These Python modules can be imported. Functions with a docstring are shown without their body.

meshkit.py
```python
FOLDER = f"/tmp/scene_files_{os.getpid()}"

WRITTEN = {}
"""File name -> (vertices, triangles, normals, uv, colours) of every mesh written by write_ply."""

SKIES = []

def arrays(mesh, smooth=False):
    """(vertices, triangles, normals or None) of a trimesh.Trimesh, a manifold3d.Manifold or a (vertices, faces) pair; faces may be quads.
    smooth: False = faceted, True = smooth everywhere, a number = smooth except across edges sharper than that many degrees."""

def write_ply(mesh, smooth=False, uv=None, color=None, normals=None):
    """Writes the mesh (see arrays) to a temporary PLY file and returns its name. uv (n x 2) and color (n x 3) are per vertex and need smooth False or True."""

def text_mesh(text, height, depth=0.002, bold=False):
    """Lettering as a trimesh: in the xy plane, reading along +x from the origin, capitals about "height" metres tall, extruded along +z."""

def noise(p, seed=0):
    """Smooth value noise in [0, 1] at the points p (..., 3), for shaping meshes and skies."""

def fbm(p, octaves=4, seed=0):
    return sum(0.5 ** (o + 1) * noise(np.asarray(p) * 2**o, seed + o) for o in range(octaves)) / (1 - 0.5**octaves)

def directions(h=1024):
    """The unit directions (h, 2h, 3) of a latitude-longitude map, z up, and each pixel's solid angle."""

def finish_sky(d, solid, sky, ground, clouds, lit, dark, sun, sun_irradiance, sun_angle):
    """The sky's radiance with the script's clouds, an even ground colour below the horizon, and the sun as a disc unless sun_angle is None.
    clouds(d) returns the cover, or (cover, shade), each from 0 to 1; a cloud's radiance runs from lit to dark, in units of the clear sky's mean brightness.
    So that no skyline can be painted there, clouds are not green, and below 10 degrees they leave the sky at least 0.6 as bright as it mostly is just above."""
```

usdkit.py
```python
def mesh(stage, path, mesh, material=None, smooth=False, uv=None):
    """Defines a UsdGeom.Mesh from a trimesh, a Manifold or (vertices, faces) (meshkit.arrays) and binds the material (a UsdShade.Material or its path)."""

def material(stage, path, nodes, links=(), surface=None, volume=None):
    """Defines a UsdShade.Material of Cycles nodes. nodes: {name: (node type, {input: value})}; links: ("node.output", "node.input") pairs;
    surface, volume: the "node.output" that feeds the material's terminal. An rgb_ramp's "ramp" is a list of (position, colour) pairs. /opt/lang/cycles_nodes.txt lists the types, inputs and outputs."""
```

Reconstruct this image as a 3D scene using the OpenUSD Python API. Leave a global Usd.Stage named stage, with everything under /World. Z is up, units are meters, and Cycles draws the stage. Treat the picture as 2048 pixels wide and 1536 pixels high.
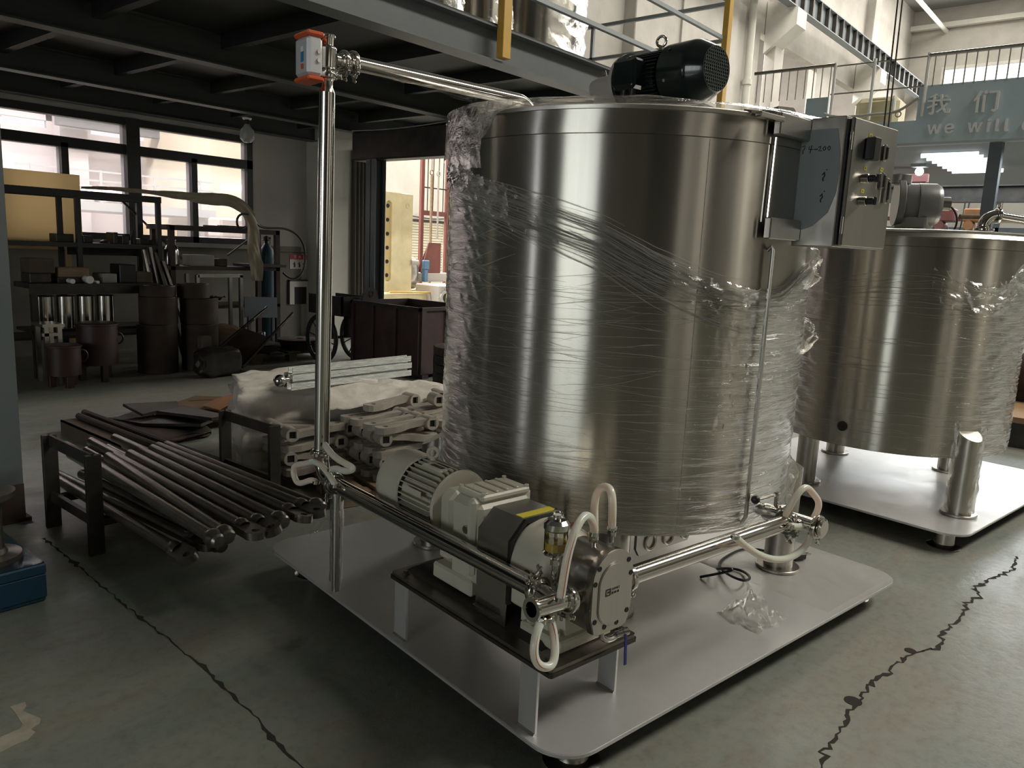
import math, random, numpy as np, trimesh, usdkit, meshkit
from pxr import Usd, UsdGeom, UsdLux, Gf, Sdf, UsdShade
from scipy.spatial import ConvexHull
from shapely.geometry import Polygon, Point, LineString, box as sbox
from shapely.ops import unary_union
stage = Usd.Stage.CreateInMemory()
UsdGeom.SetStageUpAxis(stage, 'Z')
UsdGeom.Xform.Define(stage, '/World')
UsdGeom.Scope.Define(stage, '/World/Looks')
PI = math.pi
# ---------------------------------------------------------------- camera
EYE = np.array([0.0, 0.0, 1.52])
PAN, PITCH, ROLL, FOCAL = math.radians(39.5), math.atan(267.7 / 1550.0), math.radians(2.62), 1550.0 / 2048 * 36
fw = np.array([math.cos(PAN) * math.cos(PITCH), math.sin(PAN) * math.cos(PITCH), -math.sin(PITCH)])
r0 = np.array([math.sin(PAN), -math.cos(PAN), 0.0]); u0 = np.cross(r0, fw)
rt = math.cos(ROLL) * r0 + math.sin(ROLL) * u0; up = -math.sin(ROLL) * r0 + math.cos(ROLL) * u0
cam = UsdGeom.Camera.Define(stage, '/World/camera')
cam.CreateHorizontalApertureAttr(36.0); cam.CreateVerticalApertureAttr(27.0); cam.CreateFocalLengthAttr(FOCAL)
cam.CreateClippingRangeAttr(Gf.Vec2f(0.05, 500))
cam.CreateExposureAttr(-0.2)
cam.AddTransformOp().Set(Gf.Matrix4d(*rt, 0, *up, 0, *(-fw), 0, *EYE, 1))
# ---------------------------------------------------------------- sky and daylight (through the roof lights and windows), plus added streak lights
def rect(name, pos, aim, w, h, col, inten):
    l = UsdLux.RectLight.Define(stage, '/World/' + name)
    l.CreateWidthAttr(w); l.CreateHeightAttr(h); l.CreateColorAttr(Gf.Vec3f(*col)); l.CreateIntensityAttr(inten)
    z = -np.array(aim, float); z /= np.linalg.norm(z)
    x = np.cross([0, 0, 1.0], z) if abs(z[2]) < .9 else np.array([1.0, 0, 0]); x /= np.linalg.norm(x); y = np.cross(z, x)
    l.AddTransformOp().Set(Gf.Matrix4d(*x, 0, *y, 0, *z, 0, *pos, 1))
dome = UsdLux.DomeLight.Define(stage, '/World/sky')
dome.CreateIntensityAttr(1.0); dome.CreateColorAttr(Gf.Vec3f(.9, .97, 1.0))
WARM, COOL, NEUT = (1.0, .93, .8), (.88, .95, 1.0), (1.0, .955, .86)
rect('roof_light', (15, -6.5, 12.85), (0, 0, -1), 18, 2.6, NEUT, 30)
rect('roof_light_001', (26, 6.2, 12.85), (0, 0, -1), 22, 3.6, NEUT, 11)
rect('window_light_east', (39.7, 2, 8.6), (-1, 0, -.1), 13, 3.2, NEUT, 20)
for k, (y, wd, s) in enumerate(((-1.9, .4, 1.6), (-1.2, .6, .9), (-.2, .5, 2.6), (.55, .3, 1.6), (1.3, .35, 3.6), (2.0, .5, 1.6), (2.6, .3, 2.6), (3.3, .7, 1.9))): rect('added_streak_west' + ('_%03d' % k if k else ''), (-13.9, y, 3.0), (1, 0, 0), wd, 4.4, (.98, 1.0, .86), s)  # added unseen strips, uneven in width and strength to streak the tank reflection
rect('added_streak_narrow', (-13.9, 9.3, 2.6), (1, 0, 0), .8, 3.4, (.93, .92, 1.0), 7)  # added unseen strip for the narrow cool streak on the tank
for k, (x, wd, s) in enumerate(((-5.4, .5, 1.3), (-4.5, .7, .9), (-3.4, 1.0, .45), (-2.1, .5, 1.5), (-1.2, .9, 1.1), (4.9, .7, .5), (6.3, 1.3, 1.3), (7.5, .4, .7), (8.5, .4, .9))): rect('added_streak_south' + ('_%03d' % k if k else ''), (x, -13.9, 3.6), (0, 1, 0), wd, 5.2, (1.0, .93, .81), s)  # added lights before a blank wall, for the beige streaks on the tank
rect('bay_roof_light', (8, 17, 12.6), (0, 0, -1), 44, 3.0, (1.0, .96, .93), 48)
rect('bay_window_light', (5, 23.9, 7.9), (0, -1, -.2), 24, 2.6, (1.0, .98, 1.0), 14)
rect('platform_lamp_light', (14, 1.5, 2.9), (0, 0, -1), 5, 5, (.85, .93, 1.0), 6)

# ---------------------------------------------------------------- helpers: shapes
def unit(v): v = np.asarray(v, float); return v / np.linalg.norm(v)
def basis(d):
    d = unit(d); a = np.cross(d, [0, 0, 1.0] if abs(d[2]) < .9 else [1.0, 0, 0]); a /= np.linalg.norm(a)
    return a, np.cross(d, a), d
class M:
    """Collects shapes; they become one mesh."""
    def __init__(s): s.v, s.f, s.n = [], [], 0
    def raw(s, v, f):
        v = np.asarray(v, float); f = np.asarray(f, int)
        if f.shape[1] == 4: f = np.vstack([f[:, [0, 1, 2]], f[:, [0, 2, 3]]])
        s.v.append(v); s.f.append(f + s.n); s.n += len(v); return s
    def tm(s, m): return s.raw(m.vertices, m.faces)
    def hull(s, pts):
        pts = np.asarray(pts, float); h = ConvexHull(pts); f = h.simplices.copy(); c = pts[h.vertices].mean(0)
        a, b, d = pts[f[:, 0]], pts[f[:, 1]], pts[f[:, 2]]
        flip = np.einsum('ij,ij->i', np.cross(b - a, d - a), a - c) < 0; f[flip] = f[flip][:, ::-1]
        idx = -np.ones(len(pts), int); idx[h.vertices] = np.arange(len(h.vertices))
        return s.raw(pts[h.vertices], idx[f])
    def box(s, c, size, bev=0.0, rz=0.0, R=None):
        c = np.asarray(c, float); h = np.asarray(size, float) / 2
        sg = np.array([[x, y, z] for x in (-1, 1) for y in (-1, 1) for z in (-1, 1)], float)
        if bev <= 0: p = sg * h
        else:
            bev = min(bev, *(h * .8)); p = np.vstack([sg * (h - bev * (np.arange(3) != k)) for k in range(3)])
        if R is None and rz: R = np.array([[math.cos(rz), -math.sin(rz), 0], [math.sin(rz), math.cos(rz), 0], [0, 0, 1]])
        if R is not None: p = p @ np.asarray(R).T
        if bev <= 0: return s.raw(p + c, [[0, 1, 3, 2], [4, 6, 7, 5], [0, 4, 5, 1], [2, 3, 7, 6], [0, 2, 6, 4], [1, 5, 7, 3]])
        return s.hull(p + c)
    def b2(s, lo, hi, bev=0.0): lo, hi = np.array(lo, float), np.array(hi, float); return s.box((lo + hi) / 2, hi - lo, bev)
    def bar(s, a, b, w, h, up=(0, 0, 1), bev=0.0):
        a, b = np.array(a, float), np.array(b, float); d = unit(b - a); x = np.cross(d, up)
        x = unit(x) if np.linalg.norm(x) > 1e-6 else basis(d)[0]; z = np.cross(x, d)
        return s.box((a + b) / 2, (np.linalg.norm(b - a), w, h), bev, R=np.stack([d, x, z], 1))
    def lathe(s, prof, base=(0, 0, 0), axis=(0, 0, 1), n=24, a0=0.0, a1=2 * PI):
        """prof: (radius, height) pairs along the axis."""
        x, y, z = basis(axis); full = abs(a1 - a0 - 2 * PI) < 1e-6
        th = np.linspace(a0, a1, n, endpoint=not full); p = np.asarray(prof, float); k = len(p)
        ring = np.cos(th)[:, None] * x + np.sin(th)[:, None] * y
        v = (np.asarray(base, float) + p[None, :, 0, None] * ring[:, None] + p[None, :, 1, None] * z).reshape(-1, 3)
        m = n if full else n - 1; i, j = np.meshgrid(np.arange(m), np.arange(k - 1), indexing='ij'); i2 = (i + 1) % n
        q = np.stack([i * k + j, i2 * k + j, i2 * k + j + 1, i * k + j + 1], -1).reshape(-1, 4)
        return s.raw(v, q)
    def cyl(s, a, b, r, n=20, r2=None, bev=0.0):
        a, b = np.array(a, float), np.array(b, float); L = np.linalg.norm(b - a); r2 = r if r2 is None else r2
        pr = [(0, 0), (r - bev, 0), (r, bev), (r2, L - bev), (r2 - bev, L), (0, L)] if bev > 0 else [(0, 0), (r, 0), (r2, L), (0, L)]
        return s.lathe(pr, a, b - a, n)
    def pipe(s, a, b, r, t=.003, n=24):
        a, b = np.array(a, float), np.array(b, float); L = np.linalg.norm(b - a)
        return s.lathe([(r - t, 0), (r, 0), (r, L), (r - t, L), (r - t, 0)], a, b - a, n)
    def tube(s, pts, r, n=10, cap=True, smooth=0):
        p = np.asarray(pts, float)
        if smooth: p = spline(p, smooth)
        t = np.gradient(p, axis=0); t /= np.linalg.norm(t, axis=1, keepdims=True) + 1e-12
        a = basis(t[0])[0]; rings = []; th = np.arange(n) * 2 * PI / n; r = np.broadcast_to(r, (len(p),))
        for k in range(len(p)):
            a = a - t[k] * (a @ t[k]); a /= np.linalg.norm(a) + 1e-12; b = np.cross(t[k], a)
            rings.append(p[k] + r[k] * (np.cos(th)[:, None] * a + np.sin(th)[:, None] * b))
        v = np.vstack(rings); i, j = np.meshgrid(np.arange(len(p) - 1), np.arange(n), indexing='ij'); j2 = (j + 1) % n
        q = np.stack([i * n + j, i * n + j2, (i + 1) * n + j2, (i + 1) * n + j], -1).reshape(-1, 4)
        f = np.vstack([q[:, [0, 1, 2]], q[:, [0, 2, 3]]])
        if cap:
            e = (len(p) - 1) * n; o = len(v); v = np.vstack([v, p[0], p[-1]])
            f = np.vstack([f] + [[[o, (k + 1) % n, k]] for k in range(n)] + [[[o + 1, e + k, e + (k + 1) % n]] for k in range(n)])
        return s.raw(v, f)
    def prism(s, poly, h, o=(0, 0, 0), X=(1, 0, 0), Y=(0, 1, 0)):
        """A shapely polygon (or point list) in the plane (X, Y) at o, extruded by h along X x Y."""
        if not hasattr(poly, 'exterior') and not hasattr(poly, 'geoms'): poly = Polygon(poly)
        X, Y = unit(X), unit(Y); Z = np.cross(X, Y)
        for g in getattr(poly, 'geoms', [poly]):
            if g.is_empty: continue
            m = trimesh.creation.extrude_polygon(g, abs(h), engine='earcut'); v = np.array(m.vertices); f = np.array(m.faces)
            if h < 0: v[:, 2] += h
            s.raw(np.asarray(o, float) + v[:, :1] * X + v[:, 1:2] * Y + v[:, 2:] * Z, f)
        return s
    def sph(s, c, r, n=12, sc=(1, 1, 1)):
        th = np.linspace(0, PI, n); m = M().lathe([(math.sin(t), -math.cos(t)) for t in th], n=2 * n)
        return s.raw(np.vstack(m.v) * np.asarray(sc) * r + np.asarray(c, float), np.vstack(m.f))
    def torus(s, c, axis, R, r, n=24, k=8, a0=0.0, a1=2 * PI):
        x, y, z = basis(axis); th = np.linspace(a0, a1, n + 1)
        p = np.asarray(c, float) + R * (np.cos(th)[:, None] * x + np.sin(th)[:, None] * y)
        return s.tube(p, r, k, cap=False)
    def bolt(s, c, axis, r=.008, h=.006): return s.lathe([(0, 0), (r, 0), (r, h), (0, h)], c, axis, 6)
    def grid(s, P, flip=False):
        a, b = P.shape[:2]; i, j = np.meshgrid(np.arange(a - 1), np.arange(b - 1), indexing='ij')
        q = np.stack([i * b + j, (i + 1) * b + j, (i + 1) * b + j + 1, i * b + j + 1], -1).reshape(-1, 4)
        return s.raw(P.reshape(-1, 3), q[:, ::-1] if flip else q)
    def mv(s, R=None, t=(0, 0, 0)):
        s.v = [(v @ np.asarray(R).T if R is not None else v) + np.asarray(t, float) for v in s.v]; return s
    def join(s, o):
        V, F = o.arr(); return s.raw(V, F)
    def arr(s):
        return np.vstack(s.v), np.vstack(s.f)
def spline(p, k):
    from scipy.interpolate import CubicSpline
    p = np.asarray(p, float); d = np.r_[0, np.cumsum(np.linalg.norm(np.diff(p, axis=0), axis=1))]
    return CubicSpline(d, p)(np.linspace(0, d[-1], k))
def rotm(axis, deg):
    return trimesh.transformations.rotation_matrix(math.radians(deg), axis)[:3, :3]
# ---------------------------------------------------------------- helpers: prims
taken = {}
def numbered(parent, name):
    k = taken.get((parent, name), 0); taken[(parent, name)] = k + 1
    return f'{parent}/{name}' if k == 0 else f'{parent}/{name}_{k:03d}'
class Thing:
    def __init__(s, path, off, mat): s.path, s.off, s.mat = path, np.asarray(off, float), mat
    def part(s, name, m, mat=None, smooth=35, label=None, kind=None):
        p = numbered(s.path, name); v, f = m.arr()
        me = usdkit.mesh(stage, p, trimesh.Trimesh(v - s.off, f, process=False) if smooth else (v - s.off, f), mat or s.mat, smooth=smooth)
        if label: me.GetPrim().SetCustomDataByKey('label', label)
        if kind: me.GetPrim().SetCustomDataByKey('kind', kind)
        return Thing(p, s.off, mat or s.mat)
def meta(path, label, cat, group=None, kind=None):
    p = stage.GetPrimAtPath(path)
    for k, v in (('label', label), ('category', cat), ('group', group), ('kind', kind)):
        if v: p.SetCustomDataByKey(k, v)
A0, SKR = (1.615, 1.083, 0.0), math.radians(-9.2)          # the near corner of the skid on the floor, and its turn
def sk(x, y, z=0.0):
    return (A0[0] + x * math.cos(SKR) - y * math.sin(SKR), A0[1] + x * math.sin(SKR) + y * math.cos(SKR), z)
def thing(name, label, cat, base=(0, 0, 0), rz=0.0, group=None, kind=None, mat=None, skid=False):
    """A thing whose parts are given in world axes (or in the skid's axes) around its base point."""
    path = numbered('/World', name); x = UsdGeom.Xform.Define(stage, path)
    x.AddTranslateOp().Set(Gf.Vec3d(*(sk(*base) if skid else base))); x.AddRotateZOp().Set(math.degrees(SKR) if skid else math.degrees(rz))
    meta(path, label, cat, group, kind); return Thing(path, base, mat)
def single(name, m, mat, label, cat, base=(0, 0, 0), group=None, kind=None, smooth=35, skid=False, rz=0.0):
    """A thing that is one mesh."""
    path = numbered('/World', name); v, f = m.arr(); v = v - np.asarray(base, float)
    me = usdkit.mesh(stage, path, trimesh.Trimesh(v, f, process=False) if smooth else (v, f), mat, smooth=smooth)
    me.AddTranslateOp().Set(Gf.Vec3d(*(sk(*base) if skid else base))); me.AddRotateZOp().Set(math.degrees(SKR) if skid else math.degrees(rz))
    meta(path, label, cat, group, kind); return Thing(path, base, mat)
def copy(src, name, label, cat, pos, R=None, group=None):
    path = numbered('/World', name); x = UsdGeom.Xform.Define(stage, path)
    x.GetPrim().GetReferences().AddInternalReference(src.path)
    x.ClearXformOpOrder(); R = np.eye(3) if R is None else np.asarray(R)
    x.AddTransformOp().Set(Gf.Matrix4d(*R[:, 0], 0, *R[:, 1], 0, *R[:, 2], 0, *[float(c) for c in pos], 1))
    x.GetPrim().SetInstanceable(True); meta(path, label, cat, group); return path
def place(src, pos, R=None):
    x = UsdGeom.Xformable(stage.GetPrimAtPath(src.path)); x.ClearXformOpOrder(); R = np.eye(3) if R is None else np.asarray(R)
    x.AddTransformOp().Set(Gf.Matrix4d(*R[:, 0], 0, *R[:, 1], 0, *R[:, 2], 0, *[float(c) for c in pos], 1))
# ---------------------------------------------------------------- materials
def mat(name, col, rough=.5, metal=0.0, col2=None, scale=3.0, ramp=(.35, .65), bump=0.0, bscale=40.0, detail=6, aniso=0.0, stretch=(1, 1, 1), rvar=0.0, **kw):
    """A principled surface; col2 is mixed in through noise, bump is fine relief."""
    n = {'p': ('principled_bsdf', dict(base_color=col, roughness=rough, metallic=metal, anisotropic=aniso, **kw)), 't': ('texture_coordinate', {}),
         'm': ('mapping', dict(scale=stretch))}
    l = [('t.object', 'm.vector')]
    if col2 is not None:
        n['n'] = ('noise_texture', dict(scale=scale, detail=detail, roughness=.6)); n['r'] = ('rgb_ramp', dict(ramp=[(ramp[0], col), (ramp[1], col2)]))
        l += [('m.vector', 'n.vector'), ('n.fac', 'r.fac'), ('r.color', 'p.base_color')]
        if rvar:
            n['rv'] = ('map_range', dict(from_min=.3, from_max=.7, to_min=max(rough - rvar, .02), to_max=rough + rvar, clamp=True)); l += [('n.fac', 'rv.value'), ('rv.result', 'p.roughness')]
    if bump:
        n['bn'] = ('noise_texture', dict(scale=bscale, detail=4)); n['b'] = ('bump', dict(strength=1.0, distance=bump)); l += [('m.vector', 'bn.vector'), ('bn.fac', 'b.height'), ('b.normal', 'p.normal')]
    if aniso:
        n['z'] = ('combine_xyz', dict(x=0.0, y=0.0, z=1.0)); l += [('z.vector', 'p.tangent')]
    return usdkit.material(stage, '/World/Looks/' + name, n, l, surface='p.BSDF')
TANK = mat('tank_steel', (.50, .475, .43), .26, 1.0, (.44, .42, .38), 2.0, aniso=.92, stretch=(5, 5, .15))
STEEL = mat('bright_steel', (.60, .58, .54), .14, 1.0)
SATIN = mat('satin_steel', (.52, .50, .46), .30, 1.0, (.46, .44, .40), 9.0)
PLATE = mat('plate_steel', (.60, .595, .58), .38, .5, (.52, .515, .50), 3.0, rvar=.06)
DARKSTEEL = mat('dark_steel', (.032, .03, .027), .45, .5, (.06, .052, .043), 6.0)
BLACKSTEEL = mat('mill_steel', (.17, .155, .135), .30, .85, (.24, .215, .185), 12.0)
RUST = mat('rusty_steel', (.06, .036, .024), .75, .2, (.035, .026, .02), 9.0)
CAST = mat('cast_steel', (.34, .315, .275), .6, .25, (.42, .37, .30), 14.0, bump=.0015, bscale=260)
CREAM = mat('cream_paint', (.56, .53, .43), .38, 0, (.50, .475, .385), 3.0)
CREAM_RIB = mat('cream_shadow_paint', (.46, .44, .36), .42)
GREENBLK = mat('motor_green_paint', (.008, .014, .013), .16, coat_weight=.4)
BLACK = mat('black_plastic', (.012, .012, .013), .42)
RUBBER = mat('black_rubber', (.02, .02, .02), .7)
GREYBLUE = mat('grey_blue_paint', (.115, .14, .155), .5, 0, (.095, .118, .132), 2.0)
COLPAINT = mat('column_paint', (.095, .112, .112), .5, 0, (.08, .096, .097), 1.5)
BEAMGREY = mat('beam_grey_paint', (.12, .13, .135), .45, 0, (.10, .11, .116), 2.2)
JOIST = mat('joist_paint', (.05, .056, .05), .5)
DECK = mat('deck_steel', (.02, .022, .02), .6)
YELLOW = mat('safety_yellow_paint', (.62, .37, .06), .42, 0, (.55, .33, .06), 3.0)
PALEGREY = mat('pale_grey_paint', (.34, .37, .38), .45)
WALL = mat('wall_plaster', (.50, .47, .43), .85, 0, (.40, .375, .34), .9, detail=8, bump=.004, bscale=6)
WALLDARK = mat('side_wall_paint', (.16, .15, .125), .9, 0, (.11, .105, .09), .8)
WALLDIM = mat('wall_plaster_old', (.40, .38, .34), .9, 0, (.30, .285, .255), .8, detail=8)
WALLWHITE = mat('wall_whitewash', (.62, .60, .55), .85, 0, (.52, .50, .45), .7, detail=8)
LAVENDER = mat('bay_wall_plaster', (.52, .485, .49), .9, 0, (.44, .41, .41), .5, detail=8)
OCHREWALL = mat('bay_wall_ochre', (.60, .55, .43), .9, 0, (.50, .44, .33), .5, detail=8, stretch=(1, 1, .3))
ROOF = mat('roof_sheet', (.22, .225, .22), .6)
FRAME = mat('window_frame_paint', (.03, .03, .028), .6)
OXIDE = mat('red_oxide_paint', (.17, .05, .038), .55, 0, (.13, .04, .032), 5.0)
BINRED = mat('bin_red_paint', (.055, .026, .022), .6, 0, (.035, .02, .018), 5.0)
DRUMRED = mat('drum_red_paint', (.05, .018, .014), .5, 0, (.03, .014, .012), 6.0)
MACHCREAM = mat('machine_cream_paint', (.62, .545, .34), .5, 0, (.52, .45, .27), 3.0)
CARD = mat('ochre_board', (.50, .38, .17), .8)
FRP = usdkit.material(stage, '/World/Looks/ochre_sheet', {'d': ('diffuse_bsdf', dict(color=(.55, .44, .22))), 't': ('translucent_bsdf', dict(color=(.80, .70, .48))), 'x': ('mix_closure', dict(fac=.65))}, [('d.BSDF', 'x.closure1'), ('t.BSDF', 'x.closure2')], surface='x.closure')
ORANGE = mat('orange_board', (.33, .13, .03), .75, 0, (.22, .10, .035), 4.0)
WOOD = mat('pallet_wood', (.26, .18, .11), .75, 0, (.18, .125, .075), 5.0, stretch=(1, 8, 8))
WOODDK = mat('old_wood', (.10, .072, .045), .8, 0, (.065, .05, .034), 6.0)
BLUE = mat('blue_plastic', (.008, .05, .095), .5)
SACK = mat('sack_fabric', (.62, .575, .51), .8, 0, (.48, .44, .38), 5.0, bump=.012, bscale=9)
FOIL = mat('galvanised_steel', (.80, .82, .78), .35, .45, (.55, .57, .54), 12.0, stretch=(1, 6, 6), bump=.003, bscale=30)
TARP = mat('tarpaulin', (.34, .29, .20), .7, 0, (.26, .22, .15), 5.0)
ALU = mat('actuator_aluminium', (.62, .63, .64), .35, .3)
REDCAP = mat('actuator_red', (.62, .10, .03), .4)
STBLUE = mat('sticker_blue', (.02, .20, .45), .5)
WHITE = mat('white_paint', (.75, .74, .70), .5)
BRASS = mat('brass', (.48, .36, .14), .3, .9)
LTBLUE = mat('fascia_blue', (.47, .57, .60), .55, 0, (.41, .52, .56), 1.2)
LETTER = mat('letter_face', (.72, .72, .69), .6)
LETTERSIDE = mat('letter_side', (.20, .23, .24), .6)
INK = mat('marker_ink', (.01, .01, .01), .5)
FILMBLUE = mat('protective_film', (.205, .228, .235), .55)
REDLINE = mat('hose_red_line', (.35, .06, .03), .4)
BLUELINE = mat('hose_blue_line', (.06, .09, .22), .4)
YLABEL = mat('yellow_label', (.62, .52, .05), .5)
SIGNRED = mat('sign_red', (.45, .03, .03), .5)
SIGNWHITE = mat('sign_white', (.62, .60, .55), .5)
GRIME = mat('crack_dirt', (.022, .018, .013), .95)
CONCRETE = mat('bare_concrete', (.36, .33, .26), .9, 0, (.27, .245, .19), 14.0)
SHUTTER = mat('shutter_slats', (.60, .57, .45), .6)
GREYCAST = mat('grey_primer', (.40, .37, .34), .6)
def emit(name, col, s): return usdkit.material(stage, '/World/Looks/' + name, {'e': ('emission', dict(color=col, strength=s))}, surface='e.emission')
LAMP = emit('lamp_glow', (.95, .97, 1.0), 8.0)
DAY = emit('daylight_glazing', (1.0, .99, 1.0), 1.7)
def pane(name, tint, gloss_rough=.02, haze=0.0, hazecol=(.8, .8, .8), ior=1.5):
    n = {'a': ('transparent_bsdf', dict(color=tint)), 'g': ('glossy_bsdf', dict(color=(1, 1, 1), roughness=gloss_rough)), 'f': ('fresnel', dict(IOR=ior)),
         'd': ('translucent_bsdf', dict(color=hazecol)), 'x': ('mix_closure', dict(fac=haze)), 'y': ('mix_closure', {})}
    return usdkit.material(stage, '/World/Looks/' + name, n, [('a.BSDF', 'x.closure1'), ('d.BSDF', 'x.closure2'), ('x.closure', 'y.closure1'), ('g.BSDF', 'y.closure2'), ('f.fac', 'y.fac')], surface='y.closure')
DUSTY = pane('dusty_glass', (.90, .88, .89), .05, .13, (.80, .75, .77))
GLASS = pane('cup_glass', (.93, .93, .9), .02)
def film(name, scale, stretch, dist, tint=.95, haze=.035, rough=.09, ior=1.4):
    n = {'t': ('texture_coordinate', {}), 'm': ('mapping', dict(scale=stretch)), 'n': ('noise_texture', dict(scale=scale, detail=7, roughness=.62, distortion=.4)),
         'b': ('bump', dict(strength=1.0, distance=dist)), 'a': ('transparent_bsdf', dict(color=(tint, tint, tint * .985))), 'g': ('glossy_bsdf', dict(color=(1, 1, 1), roughness=rough)),
         'f': ('fresnel', dict(IOR=ior)), 'd': ('diffuse_bsdf', dict(color=(.8, .79, .76))), 'x': ('mix_closure', dict(fac=haze)), 'y': ('mix_closure', {})}
    return usdkit.material(stage, '/World/Looks/' + name, n, [('t.object', 'm.vector'), ('m.vector', 'n.vector'), ('n.fac', 'b.height'), ('b.normal', 'g.normal'), ('b.normal', 'f.normal'),
        ('a.BSDF', 'x.closure1'), ('d.BSDF', 'x.closure2'), ('x.closure', 'y.closure1'), ('g.BSDF', 'y.closure2'), ('f.fac', 'y.fac')], surface='y.closure')
FILM = film('stretch_film', 5.0, (1, 1, 7), .010, .985, .002, .04, 1.22)
FILMCRUMPLE = film('crumpled_film', 16.0, (1, 1, 1), .008, .97, .008, .05, 1.3)
FILMBAND = film('gathered_film', 8.0, (1, 1, 3), .010, .97, .010, .06, 1.28)
STRAND = usdkit.material(stage, '/World/Looks/film_strand', {'a': ('transparent_bsdf', dict(color=(.985, .985, .98))), 'g': ('principled_bsdf', dict(base_color=(.55, .54, .51), roughness=.25, specular_ior_level=1.0)), 'x': ('mix_closure', dict(fac=.27))},
    [('a.BSDF', 'x.closure1'), ('g.BSDF', 'x.closure2')], surface='x.closure')
HOSE = usdkit.material(stage, '/World/Looks/clear_hose', {'p': ('principled_bsdf', dict(base_color=(.72, .70, .61), roughness=.18, subsurface_weight=.35, subsurface_scale=.01))}, surface='p.BSDF')
OIL = mat('oil', (.45, .34, .06), .1)
# ================================================================ the setting
def floor_material():
    n = {'g': ('geometry', {}), 'n1': ('noise_texture', dict(scale=.55, detail=9, roughness=.62)), 'n2': ('noise_texture', dict(scale=2.3, detail=8, roughness=.65)), 'n3': ('noise_texture', dict(scale=22, detail=6, roughness=.7)),
         'm': ('mapping', dict(scale=(1, 3.2, 1), rotation=(0, 0, .35))), 'sx': ('separate_xyz', {}), 'left': ('map_range', dict(from_min=3.2, from_max=1.4, to_min=0.0, to_max=.42, clamp=True)),
         'gr': ('rgb_ramp', dict(ramp=[(.34, (.275, .262, .215)), (.50, (.245, .25, .215)), (.62, (.20, .225, .195)), (.74, (.27, .24, .19))])),
         'rd': ('rgb_ramp', dict(ramp=[(.52, (0, 0, 0)), (.72, (1, 1, 1))])), 'mx': ('mix_color', dict(b=(.20, .125, .07))), 'ml': ('math', dict(math_type='multiply', value2=.38)),
         'sp': ('rgb_ramp', dict(ramp=[(.30, (.78, .78, .78)), (.5, (1, 1, 1)), (.72, (1.08, 1.08, 1.07))])), 'mm': ('mix_color', dict(blend_type='multiply', fac=1.0, use_clamp=False)),
         'pl': ('mix_color', dict(b=(.115, .14, .112))), 'b': ('bump', dict(strength=.5, distance=.004)), 'rr': ('map_range', dict(from_min=.3, from_max=.7, to_min=.30, to_max=.50, clamp=True)),
         'p': ('principled_bsdf', dict(roughness=.45, specular_ior_level=.5))}
    l = [('g.position', 'm.vector'), ('g.position', 'sx.vector'), ('sx.x', 'left.value'), ('m.vector', 'n1.vector'), ('m.vector', 'n2.vector'), ('g.position', 'n3.vector'),
         ('n1.fac', 'gr.fac'), ('n2.fac', 'rd.fac'), ('rd.color', 'ml.value1'), ('gr.color', 'pl.a'), ('left.result', 'pl.fac'), ('pl.result', 'mx.a'), ('ml.value', 'mx.fac'), ('n3.fac', 'sp.fac'),
         ('mx.result', 'mm.a'), ('sp.color', 'mm.b'), ('mm.result', 'p.base_color'), ('n3.fac', 'b.height'), ('b.normal', 'p.normal'), ('n2.fac', 'rr.value'), ('rr.result', 'p.roughness')]
    return usdkit.material(stage, '/World/Looks/worn_painted_floor', n, l, surface='p.BSDF')
FLOOR = floor_material()
rng = np.random.default_rng(7)
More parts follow.
